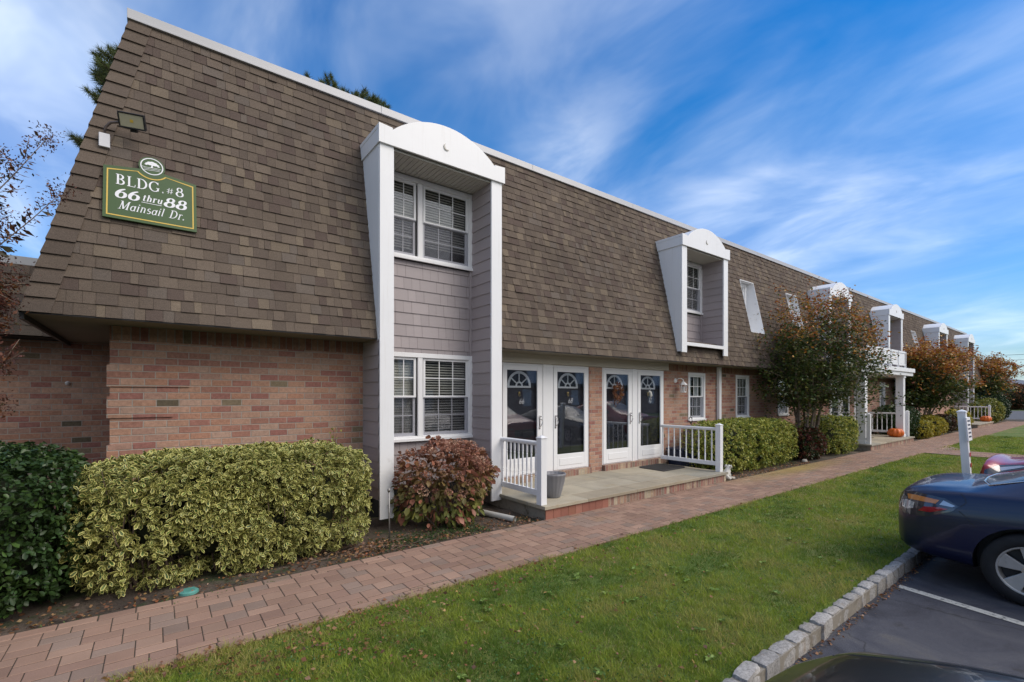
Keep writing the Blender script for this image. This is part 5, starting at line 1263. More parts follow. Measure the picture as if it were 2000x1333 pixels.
simple('foliage_shade', (.018, .024, .010), 1, .5, 20, .9, 40)  # near-black green that stands in for shade inside the foliage
VARC = [(.075,.115,.025), (.10,.145,.030), (.055,.10,.026), (.15,.165,.035)]
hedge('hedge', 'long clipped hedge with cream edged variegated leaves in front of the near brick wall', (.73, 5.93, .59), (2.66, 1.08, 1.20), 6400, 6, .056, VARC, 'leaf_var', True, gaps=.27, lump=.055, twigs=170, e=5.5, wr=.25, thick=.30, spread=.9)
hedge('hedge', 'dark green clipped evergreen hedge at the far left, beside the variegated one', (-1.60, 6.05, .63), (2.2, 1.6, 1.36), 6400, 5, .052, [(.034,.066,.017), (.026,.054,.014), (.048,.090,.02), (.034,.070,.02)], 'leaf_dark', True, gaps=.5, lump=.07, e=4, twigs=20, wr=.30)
leafmat('leaf_var2', .45, .25, ((.44, .43, .10), .62))
VC2 = [(.20,.25,.04), (.30,.33,.06), (.44,.43,.10), (.12,.17,.035), (.38,.38,.08)]
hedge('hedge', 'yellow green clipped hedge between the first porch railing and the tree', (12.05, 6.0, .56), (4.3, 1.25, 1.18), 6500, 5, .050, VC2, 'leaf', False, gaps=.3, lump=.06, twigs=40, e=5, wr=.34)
hedge('hedge', 'yellow green clipped hedge between the tree and the portico porch', (17.1, 5.78, .54), (2.6, 1.05, 1.12), 3200, 5, .055, VC2, 'leaf', False, gaps=.3, lump=.06, twigs=20, e=5, wr=.34)
hedge('shrub', 'dark green rounded shrub right of the portico porch', (25.0, 6.0, .66), (1.9, 1.5, 1.38), 2600, 4, .065, [(.028,.055,.016), (.04,.075,.02)], 'leaf_dark', False, cat='shrub', gaps=.5, lump=.1, twigs=0, e=3)
YC = [(.42,.34,.03), (.34,.30,.04), (.26,.25,.04), (.5,.40,.05)]
hedge('shrub', 'small bright yellow shrub nearest the portico, in front of the dark shrub', (25.6, 5.30, .36), (1.1, .8, .72), 900, 4, .06, YC, 'leaf', False, cat='shrub', gaps=.4, lump=.1, twigs=0, e=2.6)
hedge('shrub', 'rounded bright yellow shrub in front of the second autumn tree', (28.0, 5.45, .42), (2.1, 1.0, .84), 1500, 4, .07, YC, 'leaf', False, cat='shrub', gaps=.4, lump=.1, twigs=0, e=2.6)
hedge('shrub', 'low dark red leaved shrub between two yellow shrubs', (31.2, 5.6, .40), (1.7, 1.0, .82), 900, 4, .07, [(.10,.03,.02), (.07,.045,.02), (.05,.05,.02)], 'leaf', False, cat='shrub', gaps=.4, lump=.12, twigs=0, e=2.4)
hedge('shrub', 'farthest bright yellow shrub, half behind the white sign post', (33.8, 5.5, .50), (2.6, 1.0, 1.02), 1300, 4, .08, YC, 'leaf', False, cat='shrub', gaps=.4, lump=.12, twigs=0, e=2.6)
hedge('shrub', 'large yellow green bush past the farthest porch railing', (44.6, 5.9, .72), (4.8, 1.8, 1.5), 2200, 4, .10, [(.20,.22,.04), (.30,.27,.05), (.12,.15,.03)], 'leaf', False, cat='shrub', gaps=.4, lump=.18, twigs=0, e=2.6)
hedge('shrub', 'large dark green bush at the far corner of the building', (48.8, 6.3, .92), (4.6, 2.2, 1.9), 2200, 4, .11, [(.03,.06,.018), (.022,.045,.014)], 'leaf_dark', False, cat='shrub', gaps=.5, lump=.2, twigs=0, e=2.8)
hedge('shrub', 'low red and green shrub at the foot of the first autumn tree', (14.85, 5.62, .42), (1.5, .95, .88), 1500, 4, .065, [(.13,.03,.025), (.05,.07,.02), (.16,.06,.03), (.035,.05,.018)], 'leaf', False, cat='shrub', gaps=.35, lump=.14, twigs=10, e=2.2)
# a stray upright shoot above the long hedge
P = []; D = []
for k in range(26):
    z_ = 1.12+.26*random.random(); P.append((1.78+random.gauss(0, .02)*(1+(z_-1.1)*3), 6.05+random.gauss(0, .02), z_)); D.append((random.gauss(0, .6), random.gauss(0, .5), 1))
t_ = thing('hedge_shoot', 'upright pale yellow green shoot sticking out above the right end of the long hedge', 'shoot', (1.78, 6.05, 1.0))
leaves('leaves', np.array(P), np.array(D), RNG.uniform(.03, .055, 26), RNG.uniform(.008, .014, 26), np.tile([[.33, .36, .08]], (26, 1)), M['leaf'], t_, detail=True)
tw = MB(); tw.tube([(1.78, 6.05, .9), (1.78, 6.05, 1.36)], .003, 5); tw.tube([(1.78, 6.05, 1.1), (1.81, 6.04, 1.32)], .0025, 5); tw.build('stem', M['twig'], t_)

# hydrangea: big leaves low, brown flower heads over them
t = thing('hydrangea', 'rounded hydrangea bush with dried brown flower heads between the two white posts', 'hydrangea', (3.36, 5.98, 0))
HC = (3.37, 6.0, .52); HS = (1.48, 1.0, 1.10)
P, Nn = shell(900, HC, HS, 2.2, .20, .08, .45, seed=5)
PP = np.concatenate([P]*2)+RNG.normal(0, .02, (1800, 3)); DD = np.concatenate([Nn, Nn])+RNG.normal(0, .6, (1800, 3))
hh = np.clip((PP[:, 2]-.15)/.85, 0, 1)[:, None]; gre = np.array([.17,.19,.045]); bro = np.array([.24,.10,.06]); pur = np.array([.32,.13,.085])
rnd = RNG.random((1800, 1)); hh = np.clip(hh*1.1-.15*RNG.random((1800, 1)), 0, 1); cc = gre*(1-hh)*(rnd > .25) + bro*hh + pur*((rnd <= .25)*(1-hh)); cc = cc*(.6+.8*RNG.random((1800, 1)))
LL = RNG.uniform(.06, .115, 1800); leaves('foliage', PP, DD, LL, LL*.36, cc, M['leaf'], t, detail=True, fold=.2, curl=.35)
P, Nn = shell(150, HC, (1.52, 1.02, 1.16), 2.2, .20, .30, .10, seed=5); keep = RNG.random(150) < np.clip((P[:, 2]-.22)*1.9, .12, 1); P = P[keep]
for i, p in enumerate(P[:100]):
    r_ = RNG.uniform(.042, .072); k_ = 85; d = nrm(RNG.normal(size=(k_, 3))); q = p + d*r_*np.array([1, 1, .75])*RNG.uniform(.75, 1.05, (k_, 1))
    base = np.array([[.38,.19,.135], [.45,.25,.175], [.27,.12,.085], [.52,.34,.24]])[RNG.integers(0, 4)]
    cc = base*(.6+.9*RNG.random((k_, 1))); leaves('flower_head', q, d+RNG.normal(0, .7, (k_, 3)), RNG.uniform(.018, .030, k_), RNG.uniform(.008, .013, k_), cc, M['leaf'], t)
tw = MB()
for _ in range(46):
    a_ = random.uniform(0, 6.28); x1_, y1_ = HC[0]+random.uniform(-.7, .7), HC[1]+random.uniform(-.42, .3); x0_, y0_ = HC[0]+random.gauss(0, .18), HC[1]+random.gauss(-.05, .1)
    tw.tube([(x0_, y0_, -.02), ((x0_+x1_)/2, (y0_+y1_)/2-.02, .22), (x1_, y1_, random.uniform(.4, .9))], [.008, .006, .004], 5)
tw.build('stems', M['twig'], t)

# ------------------------------------------------------------------ trees
def crape(name, label, base, c, s, nleaf, L, seed, stems=7, top=None, lowgreen=.5, reach=1.0, mat='leaf', orange=1.0):
    rnd = random.Random(seed); t = thing(name, label, 'tree', base); tr = MB(); tips = []
    c = Vector(c); s = Vector(s)/2
    for k in range(stems):
        a_ = 2*math.pi*(k+rnd.random()*.6)/stems
        b0 = Vector(base)+Vector((math.cos(a_)*.12, math.sin(a_)*.12, -.05)); end = c+Vector((math.cos(a_)*s.x*rnd.uniform(.25, .75), math.sin(a_)*s.y*rnd.uniform(.25, .75), s.z*rnd.uniform(.3, .8)))
        pts = [b0]
        for q in range(1, 7):
            f = q/6; p = b0.lerp(end, f); p.z = b0.z+(end.z-b0.z)*(f**.8); p += Vector((rnd.gauss(0, .04), rnd.gauss(0, .04), 0)); pts.append(p)
        tr.tube(pts, [.042, .036, .03, .024, .018, .013, .008], 7)
        for q in range(2, 7):
            for _ in range(5):
                d = Vector((rnd.gauss(0, 1), rnd.gauss(0, 1), rnd.uniform(.1, 1.1))).normalized(); l_ = rnd.uniform(.45, 1.25)*min(s.x, s.z)*.62*reach
                p0 = pts[q]; p1 = p0+d*l_*.5+Vector((0, 0, .05)); p2 = p1+d*l_*.5+Vector((0, 0, rnd.uniform(-.05, .15)))
                qq = p2-c
                if (qq.x/s.x)**2+(qq.y/s.y)**2+(qq.z/s.z)**2 > 1.25: continue
                tr.tube([p0, p1, p2], [.009, .006, .003], 5); tips += [(p1, d), (p2, d), (p0.lerp(p1, .6), d)]
                for _2 in range(3):
                    d2 = (d+Vector((rnd.gauss(0, .6), rnd.gauss(0, .6), rnd.gauss(.1, .4)))).normalized(); p3 = p1.lerp(p2, rnd.random())+d2*l_*.35; tr.tube([p1.lerp(p2, .4), p3], [.004, .002], 4); tips.append((p3, d2))
    tr.build('trunk', M['bark'], t, smooth=True)
    # crown clumps around the twig ends plus a loose filling of the volume
    tp = np.array([tuple(p) for p, d in tips]); td = np.array([tuple(d) for p, d in tips])
    ok = (((tp-np.array(c))/np.array(s))**2).sum(1) < 1.75; tp, td = tp[ok], td[ok]
    i = RNG.integers(0, len(tp), nleaf); P = tp[i] + RNG.normal(0, .115*reach, (nleaf, 3))*np.array([1, 1, .65]) - td[i]*RNG.random((nleaf, 1))*.18
    j = RNG.random(nleaf) < .20; m_ = int(j.sum()); q = nrm(RNG.normal(size=(m_, 3)))*RNG.random((m_, 1))**.45*np.array(s)*.96
    nz = np.array([mn.noise(Vector((float(v[0])*1.5+seed, float(v[1])*1.5, float(v[2])*2))) for v in q]); P[j] = q+np.array(c); kp = np.ones(nleaf, bool); kp[np.where(j)[0][nz < .02]] = False; P = P[kp]; n = len(P)
    D = nrm(RNG.normal(size=(n, 3)))*np.array([1, 1, .5])+np.array([0, 0, -.12])
    rel = (P-np.array(c))/np.array(s); hgt = rel[:, 2]*.5+.5; out_ = np.sqrt((rel**2).sum(1))
    nz = np.array([mn.noise(Vector((float(v[0])*1.1+seed, float(v[1])*1.1, float(v[2])*1.1))) for v in P])
    w_ = np.clip((hgt-lowgreen)*2.4+(out_-.7)*.9+nz*1.0, 0, 1)*orange
    pick = RNG.random(n) < w_
    O = np.array([(.42,.17,.030), (.34,.11,.026), (.44,.23,.035), (.26,.08,.026), (.36,.22,.04)]); G_ = np.array([(.05,.085,.02), (.075,.115,.024), (.04,.065,.018), (.14,.14,.03)])
    cc = np.where(pick[:, None], O[RNG.integers(0, 5, n)], G_[RNG.integers(0, 4, n)])*(.6+.8*RNG.random((n, 1)))
    LL = L*RNG.uniform(.6, 1.3, n); leaves('crown', P, D, LL, LL*.3, cc, M[mat], t)
    return t
crape('crape_myrtle', 'multi stemmed autumn tree with green and orange leaves left of the portico', (15.2, 5.75, 0), (15.5, 5.5, 2.40), (5.2, 3.0, 4.6), 34000, .080, 3, stems=10, lowgreen=.66, reach=1.05)
crape('crape_myrtle', 'second autumn tree with rusty orange crown right of the portico', (28.6, 5.9, 0), (29.6, 5.7, 2.4), (7.6, 3.2, 3.9), 26000, .12, 8, stems=9, lowgreen=.45, reach=1.1)
crape('crape_myrtle', 'third autumn tree with dark reddish crown by the far bushes', (50.5, 6.4, 0), (49.5, 6.3, 2.7), (10.0, 3.4, 3.8), 13000, .16, 5, stems=8, lowgreen=.34, reach=1.2)
# near tree at the left edge of the picture: bare-ish twigs with rusty leaves against the sky
t = thing('crape_myrtle', 'near tree at the left edge, long rusty leaved twigs against the sky', 'tree', (-2.1, 5.7, 0))
tr = MB(); lp, ld, ls, lc = [], [], [], []; sp_, sdn = [], []
rnd = random.Random(5)
twl = [((-1.6,5.35,2.55), (-.68,5.15,3.83)), ((-1.5,5.3,2.45), (-.60,5.15,3.42)), ((-1.8,5.4,2.9), (-.95,5.2,3.62)), ((-1.7,5.3,2.8), (-1.02,5.1,3.28)), ((-1.7,5.4,2.2), (-.95,5.2,2.83)), ((-1.6,5.4,2.4), (-.98,5.1,3.05)),
       ((-1.7,5.4,2.0), (-.90,5.2,2.55)), ((-1.7,5.4,1.7), (-.93,5.15,2.35)), ((-1.7,5.3,1.6), (-.93,5.15,2.02)), ((-1.8,5.3,2.0), (-1.0,5.1,2.66)), ((-1.6,5.3,1.4), (-.93,5.15,1.72)), ((-1.9,5.6,3.0), (-1.15,5.3,3.85)), ((-1.9,5.6,2.9), (-1.2,5.2,3.5)), ((-1.7,5.4,2.3), (-.86,5.2,2.72)), ((-1.8,5.4,2.6), (-.98,5.2,3.2)), ((-1.9,5.5,2.7), (-1.05,5.2,3.42)), ((-1.8,5.4,2.1), (-.92,5.15,2.45)), ((-1.9,5.4,2.5), (-1.0,5.0,2.95)), ((-1.8,5.3,2.9), (-1.1,5.0,3.3)), ((-1.6,5.2,2.3), (-.95,5.0,2.6))]
for a0 in range(5):
    tr.tube([(-2.1+.1*a0, 5.7, -.05), (-2.0+.08*a0, 5.6, 1.0), (-1.75+.05*a0, 5.4, 1.6+.25*a0), (-1.65, 5.35, 2.3+.25*a0)], [.035, .03, .022, .012], 7)
for p0, p1 in twl:
    p0, p1 = Vector(p0), Vector(p1); pts = [p0.lerp(p1, f)+Vector((0, 0, -.10*math.sin(f*math.pi))) for f in (0, .2, .4, .6, .8, 1)]
    tr.tube(pts, [.008, .007, .0055, .0045, .0035, .0025], 6); dd = (p1-p0).normalized()
    sd_v = dd.cross(Vector((0, 1, 0))).normalized(); hi_ = p1.z > 3.3
    for k in range(24):
        f = .12+.78*k/24; p = p0.lerp(p1, f)+Vector((0, 0, -.10*math.sin(f*math.pi)))
        for s__ in (-1, 1):
            lp.append(tuple(p)); ld.append(tuple(dd*.5+sd_v*s__*1.0+Vector((0, rnd.gauss(0, .3), rnd.gauss(0, .15))))); ls.append(rnd.uniform(.06, .10)); lc.append(random.choice([(.05,.035,.02), (.08,.04,.02), (.05,.05,.022), (.12,.055,.02)] if hi_ else [(.09,.05,.02), (.14,.06,.02), (.05,.055,.02), (.16,.08,.025)]))
    for k in range(11):
        f = rnd.uniform(.25, 1); p = p0.lerp(p1, f); d2 = (dd+Vector((rnd.gauss(0, .5), rnd.gauss(0, .4), rnd.gauss(0, .5)))).normalized(); q = p+d2*rnd.uniform(.10, .26)*(1 if k < 5 else .5)
        if q.x > -.55: continue
        tr.tube([p, q], [.003, .0015], 4)
        for m_ in range(30):
            pp = p.lerp(q, rnd.random())+Vector((rnd.gauss(0, .022), rnd.gauss(0, .03), rnd.gauss(0, .022))); lp.append(tuple(pp)); ld.append((rnd.gauss(0, 1), rnd.gauss(0, 1), rnd.gauss(0, 1))); ls.append(rnd.uniform(.016, .032) if hi_ else rnd.uniform(.02, .05)); lc.append(random.choice([(.10,.035,.025), (.14,.05,.025), (.07,.03,.02), (.18,.075,.025)]))
    for m_ in range(150):
        pp = p1+Vector((rnd.gauss(0, .042), rnd.gauss(0, .04), rnd.gauss(.01, .05))); lp.append(tuple(pp)); ld.append((rnd.gauss(0, 1), rnd.gauss(0, 1), rnd.gauss(0, 1))); ls.append(rnd.uniform(.014, .026)); lc.append(random.choice([(.09,.035,.025), (.12,.05,.03), (.06,.028,.02)]))
for p0, p1 in twl:
    p0, p1 = Vector(p0), Vector(p1)
    for m_ in range(260):
        f = rnd.uniform(.1, 1)**.8; pp = p0.lerp(p1, f)+Vector((rnd.gauss(0, .05), rnd.gauss(0, .08), rnd.gauss(-.01, .055)))
        if pp.x > -.62: continue
        lp.append(tuple(pp)); ld.append((rnd.gauss(0, 1), rnd.gauss(0, 1), rnd.gauss(0, 1))); ls.append(rnd.uniform(.014, .040)); lc.append(random.choice([(.13,.045,.03), (.17,.065,.03), (.09,.04,.025), (.20,.085,.03), (.07,.06,.025)]))
tr.build('trunk', M['bark'], t, smooth=True)
ls = np.array(ls); leaves('crown', np.array(lp), np.array(ld), ls, ls*.24, np.array(lc), M['leaf'], t)

def pine(name, label, base, tufts, trunk_top):
    t = thing(name, label, 'pine tree', base); tr = MB(); tr.tube([base, (base[0]+.05, base[1], trunk_top*.5), (base[0], base[1], trunk_top)], [.2, .14, .03], 8)
    V, c_ = [], []
    for (x, y, z, r_) in tufts:
        st = Vector((base[0], base[1], max(1, z-.5-abs(x-base[0])*.35))); e = Vector((x, y, z)); tr.tube([st, st.lerp(e, .6)+Vector((0, 0, -.05)), e], [.03, .018, .008], 5)
        ax = nrm(np.array([[x-st.x, y-st.y, .9]]))[0]
        n_ = 150; d = nrm(ax*.55+RNG.normal(0, .62, (n_, 3))); b_ = np.array([x, y, z]) - ax*RNG.random((n_, 1))*r_*1.2; s_ = nrm(np.cross(d, RNG.normal(size=(n_, 3))))*.0055
        V.append(np.stack([b_-s_, b_+s_, b_+d*r_*RNG.uniform(.7, 1.1, (n_, 1))], 1).reshape(-1, 3)); f = RNG.uniform(.7, 1.3)
        c_.append(np.repeat(np.array([[.085,.105,.032]])*f*(.6+.8*RNG.random((n_, 1))), 3, 0))
    tr.build('trunk', M['bark_dark'], t, smooth=True)
    V = np.concatenate(V); npmesh('crown', V, np.arange(len(V)).reshape(-1, 3), M['blade'], t, np.concatenate(c_))
# visible tufts at the left slope edge and above the coping
def back(px, py, Y):
    u = (px-1000)/F_; d = Y/(S_-C_*u); return (d*(S_*u+C_), Y, HCAM-(py-HZ)/F_*d)
rnd = random.Random(2); tl = []
for px, py, k in [(205,105,7), (225,125,6), (205,140,6), (190,150,4), (225,170,5), (180,185,5), (200,200,4), (215,150,6), (150,268,3), (160,275,2), (235,100,4), (240,150,4), (196,120,3)]:
    for _ in range(k): tl.append((*back(px+rnd.gauss(0, 9), py+rnd.gauss(0, 8), 12+rnd.uniform(-.5, .5)), rnd.uniform(.12, .20)))
pine('pine_tree', 'pine tree peeking out past the left edge of the big shingled slope', (.6, 12.2, 0), tl, 8.3)
tl = []
for px, py, k in [(603,152,1), (632,160,3), (640,148,3), (655,165,3), (665,172,2), (690,185,3), (700,190,2), (712,182,2), (716,190,3), (730,195,4), (742,197,3), (750,205,3), (757,212,2), (675,180,2)]:
    for _ in range(k): tl.append((*back(px+rnd.gauss(0, 5), py+rnd.gauss(0, 4)+1, 12+rnd.uniform(-.4, .4)), rnd.uniform(.12, .19)))
pine('pine_tree', 'pine tree whose top shows above the white coping left of the tall dormer', (3.8, 12.4, 0), tl, 8.7)

# ------------------------------------------------------------------ far end of the road
t = thing('far_building', 'low brick building with grey roof far off at the right edge', 'building', (110, 14, 0))
m_ = MB(); m_.box(100, 126, 6, 22, -.1, 3.4); m_.build('wall', M['tanwall'], t)
m_ = MB(); m_.faces([(98.5,5,3.2),(127.5,5,3.2),(127.5,23,3.2),(98.5,23,3.2),(104,13.5,4.9),(122,13.5,4.9)], [(0,1,5,4),(1,2,5),(2,3,4,5),(3,0,4),(0,3,2,1)]); m_.box(98.4,127.6,4.9,5.0,3.0,3.25); m_.box(98.35,98.5,4.9,23,3.0,3.25); m_.build('roof', M['roof_gray'], t)
m_ = MB()
for k in range(6): m_.box(99.95, 99.99, 8+k*2.3, 9.2+k*2.3, 1.0, 2.3)
m_.build('window', M['glass_dark'], t)
def blob_tree(name, label, base, c, s, n, L, cols, seed):
    t = thing(name, label, 'tree', base); tr = MB(); tr.tube([base, (base[0], base[1], c[2])], [.25, .1], 7)
    P, Nn = shell(n, c, s, 2.2, s[2]*.16, .1, .5, front=False, seed=seed, gaps=.2)
    for k in range(14):
        e = P[k*17]; tr.tube([(base[0], base[1], c[2]*.55), tuple(e)], [.08, .02], 5)
    tr.build('trunk', M['bark_dark'], t); cols = np.array(cols); cc = cols[RNG.integers(0, len(cols), n)]*(.6+.8*RNG.random((n, 1)))
    LL = L*RNG.uniform(.6, 1.3, n); leaves('crown', P, Nn+RNG.normal(0, .8, (n, 3)), LL, LL*.4, cc, M['leaf'], t)
blob_tree('tree', 'green and yellow tree rising behind the far grey roof at the right edge', (150, 26, 0), (150, 26, 6.2), (18, 14, 9), 3500, .6, [(.07,.10,.02), (.12,.13,.03), (.15,.11,.03)], 3)
def bush(label, c, s, n, L, cols): hedge('shrub', label, c, s, n, 4, L, cols, 'leaf', False, cat='shrub', gaps=.4, lump=.3, twigs=0, e=2.3)
bush('wide rusty orange bush across the far road', (95, 9.5, 1.6), (6, 9, 3.4), 1800, .22, [(.22,.08,.025), (.16,.06,.025), (.10,.07,.025)])
bush('green bush in front of the far rusty bush by the road', (88, 5.4, .95), (5, 5, 2.0), 1400, .18, [(.08,.085,.025), (.12,.08,.025), (.045,.06,.02)])
t = thing('utility_wires', 'thin utility wires crossing the sky at the far right', 'wires', (120, 10, 8))
for y0_, z0_ in ((0, 9.6), (.5, 8.7), (.3, 7.7)):
    m_ = MB(); m_.tube([(118-.4*k, 60-12*k, z0_-.9*math.sin(math.pi*k/10)*1) for k in range(11)], .03, 4); m_.build('wire', M['wire'], t)

# ------------------------------------------------------------------ cars
def catmull(tab, m_=4):
    tab = [np.array(r_, float) for r_ in tab]; out = []
    for i in range(len(tab)-1):
        p0, p1, p2, p3 = tab[max(i-1, 0)], tab[i], tab[i+1], tab[min(i+2, len(tab)-1)]
        for k in range(m_):
            t_ = k/m_; h = (p2-p0)*.5*t_ + 0
            q = .5*((2*p1)+(-p0+p2)*t_+(2*p0-5*p1+4*p2-p3)*t_*t_+(-p0+3*p1-3*p2+p3)*t_**3); q[0] = p1[0]+(p2[0]-p1[0])*t_; out.append(q)
    out.append(tab[-1]); return out
def car_body(name, tab, wheels, wr, mat, parent):
    """tab rows: y, zbottom, half width, shoulder z, shoulder half width, top z, top half width.  Local coords, rear bumper at y=0"""
    st = catmull(tab); rows = []
    for (y, zb, wm, zs, ws, zt, wt) in st:
        zm = zb+(zs-zb)*.55
        half = [(0, zb), (wm*.55, zb), (wm*.86, zb+.01), (wm*.97, zb+.09), (wm, zm), (wm*.995, zm+(zs-zm)*.5), (ws, zs), (ws-.015, zs+.012),
                (ws-.03+(wt-ws+.03)*.5, zs+(zt-zs)*.55), (wt+.02, zt-(zt-zs)*.18), (wt-.06, zt-(zt-zs)*.03), (wt*.5, zt+.012), (0, zt+.018)]
        rows.append([(x, y, z) for x, z in half]+[(-x, y, z) for x, z in reversed(half[1:-1])])
    nn_ = len(rows[0]); V = [v for r_ in rows for v in r_]; F = []
    for i in range(len(rows)-1):
        for k in range(nn_): F.append((i*nn_+k, (i+1)*nn_+k, (i+1)*nn_+(k+1) % nn_, i*nn_+(k+1) % nn_))
    F.append(tuple(range(nn_))); F.append(tuple((len(rows)-1)*nn_+k for k in range(nn_-1, -1, -1)))
    me = bpy.data.meshes.new(name); me.from_pydata(V, [], F); bm = bmesh.new(); bm.from_mesh(me); bmesh.ops.recalc_face_normals(bm, faces=bm.faces); bm.to_mesh(me); bm.free()
    o = bpy.data.objects.new(name, me); COL.objects.link(o)
    cuts = []
    sb = o.modifiers.new('s', 'SUBSURF'); sb.levels = sb.render_levels = 1
    for wy in wheels:
        for s__ in (-1, 1):
            cb = MB(); cb.lathe([(.001, -.16), (wr+.055, -.16), (wr+.055, .4), (.001, .4)], (s__*(tab[4][2]-.11), wy, wr), 40, 'x')
            if s__ < 0: cb.v = [(-(v[0])-2*(tab[4][2]-.11) if False else (2*s__*(tab[4][2]-.11)-v[0]), v[1], v[2]) for v in cb.v]
            c_ = cb.build('cut', M['black_plastic'], None, local=True); cuts.append(c_)
            b_ = o.modifiers.new('b', 'BOOLEAN'); b_.operation = 'DIFFERENCE'; b_.object = c_; b_.solver = 'EXACT'
    bpy.context.view_layer.update()
    m2 = bpy.data.meshes.new_from_object(o.evaluated_get(bpy.context.evaluated_depsgraph_get()))
    bvh = BVHTree.FromPolygons([v.co.copy() for v in m2.vertices], [tuple(p.vertices) for p in m2.polygons])
    o.modifiers.clear(); o.data = m2
    for c_ in cuts: bpy.data.objects.remove(c_)
    m2.materials.clear(); m2.materials.append(M[mat]); m2.materials.append(M['black_plastic'])
    for p in m2.polygons:
        p.use_smooth = True; p.material_index = 0
        cx_ = p.center
        for wy in wheels:
            rr_ = math.hypot(cx_.y-wy, cx_.z-wr)
            if rr_ < wr+.054 and abs(cx_.x) > .3 and rr_ < wr+.0565: p.material_index = 1
    try: m2.set_sharp_from_angle(angle=R(50))
    except Exception: pass
    o.parent = parent
    return o, bvh
def decal(name, mat, poly, axis, sign, bvh, off, parent, sub=5, rng=None):
    """outline in a side ('x': (y,z)), end ('y': (x,z)) or top ('z': (x,y)) view, laid on the body surface"""
    bm = bmesh.new()
    def P(q, far): return Vector((far, q[0], q[1])) if axis == 'x' else (Vector((q[0], far, q[1])) if axis == 'y' else Vector((q[0], q[1], far)))
    vs = [bm.verts.new(P(q, 0)) for q in poly]; f = bm.faces.new(vs); bmesh.ops.triangulate(bm, faces=[f])
    for _ in range(sub):
        es = [e for e in bm.edges if e.calc_length() > .035]
        if not es: break
        bmesh.ops.subdivide_edges(bm, edges=es, cuts=1); bmesh.ops.triangulate(bm, faces=bm.faces)
    ax = {'x': Vector((1, 0, 0)), 'y': Vector((0, 1, 0)), 'z': Vector((0, 0, 1))}[axis]*sign; last = None
    bad = []
    for v in bm.verts:
        o_ = v.co + ax*9; loc, nor, _, _ = bvh.ray_cast(o_, -ax)
        if loc is None: bad.append(v); continue
        if nor.dot(ax) < 0: nor = -nor
        v.co = loc + nor*off
    bmesh.ops.delete(bm, geom=bad, context='VERTS')
    bmesh.ops.recalc_face_normals(bm, faces=bm.faces)
    me = bpy.data.meshes.new(name); bm.to_mesh(me); bm.free(); me.materials.append(M[mat]); me.polygons.foreach_set('use_smooth', [True]*len(me.polygons))
    o = bpy.data.objects.new(name, me); COL.objects.link(o); o.parent = parent
    b_ = bvh
    return o
def wheel(x, y, r_, s__, parent):
    """s__ = outward side (+1/-1) ; tyre, rim as sub-parts of the wheel"""
    m_ = MB(); w_ = .105
    prof = [(r_-.115, -w_), (r_-.06, -w_-.006), (r_-.012, -w_+.012), (r_, -w_+.035), (r_, w_-.035), (r_-.012, w_-.012), (r_-.06, w_+.006), (r_-.105, w_), (r_-.115, w_-.02)]
    m_.lathe(prof, (x, y, r_), 56, 'x'); o = m_.build('wheel', M['tyre'], parent, local=True, smooth=True)
    m_ = MB(); e = s__*(w_-.012); rr_ = r_-.11
    q = lambda p, h: [(p_[0], p_[1]) for p_ in p]
    m_.lathe([(rr_+.008, e+s__*.008), (rr_-.012, e+s__*.006), (rr_-.022, e-s__*.03), (rr_-.03, -e)], (x, y, r_), 56, 'x')
    m_.lathe([(.0, e-s__*.004), (.045, e-s__*.006), (.062, e-s__*.02), (.064, e-s__*.06)], (x, y, r_), 28, 'x')
    for k in range(5):
        for d_ in (-.17, .17):
            a_ = 2*math.pi*k/5+d_+.3; ca, sa = math.cos(a_), math.sin(a_); t0, t1 = .022, .036
            a2 = 2*math.pi*k/5+d_*.55+.3; cb, sb_ = math.cos(a2), math.sin(a2)
            p = []
            for (rad, wd_, c_, s_, h) in ((.05, t0, cb, sb_, e-s__*.012), (rr_-.012, t1, ca, sa, e-s__*.002)):
                p += [(c_*rad - s_*wd_, s_*rad + c_*wd_, h), (c_*rad + s_*wd_, s_*rad - c_*wd_, h)]
            top_ = [(x+h, y+a0, r_+b0_) for a0, b0_, h in p]; bot = [(x+h-s__*.035, y+a0, r_+b0_) for a0, b0_, h in p]
            m_.hexa([bot[0], bot[1], bot[3], bot[2], top_[0], top_[1], top_[3], top_[2]])
    m_.build('rim', M['rim'], o, local=True, bevel=.003)
    m_ = MB(); m_.lathe([(.0, e-s__*.07), (rr_-.02, e-s__*.07)], (x, y, r_), 40, 'x'); m_.lathe([(.0, e+s__*.0), (.026, e-s__*.002), (.028, e-s__*.01)], (x, y, r_), 20, 'x')
    for k in range(5):
        a_ = 2*math.pi*k/5+.3+.63; m_.lathe([(.0, e-s__*.010), (.009, e-s__*.011), (.010, e-s__*.03)], (x, y+.042*math.cos(a_), r_+.042*math.sin(a_)), 8, 'x')
    m_.build('hub', M['black_plastic'], o, local=True)
    return o
SEDAN = [(0.0,.40,.52,.66,.50,.70,.46), (.03,.33,.70,.79,.66,.85,.60), (.10,.28,.80,.875,.75,.945,.67), (.24,.25,.865,.925,.80,.985,.69), (.48,.23,.895,.955,.835,1.005,.66), (.64,.22,.90,.965,.845,1.03,.64),
         (1.16,.22,.905,.975,.86,1.22,.60), (1.75,.22,.905,.975,.865,1.36,.575), (2.35,.22,.905,.965,.865,1.415,.575), (2.9,.22,.905,.955,.86,1.375,.56), (3.45,.22,.905,.94,.85,1.13,.60), (3.72,.22,.905,.925,.83,1.02,.66),
         (4.25,.22,.89,.86,.80,.93,.62), (4.60,.24,.85,.78,.76,.84,.58), (4.78,.28,.76,.68,.70,.73,.52), (4.84,.36,.60,.58,.58,.62,.45)]
def side_glass(L_, z=1): pass
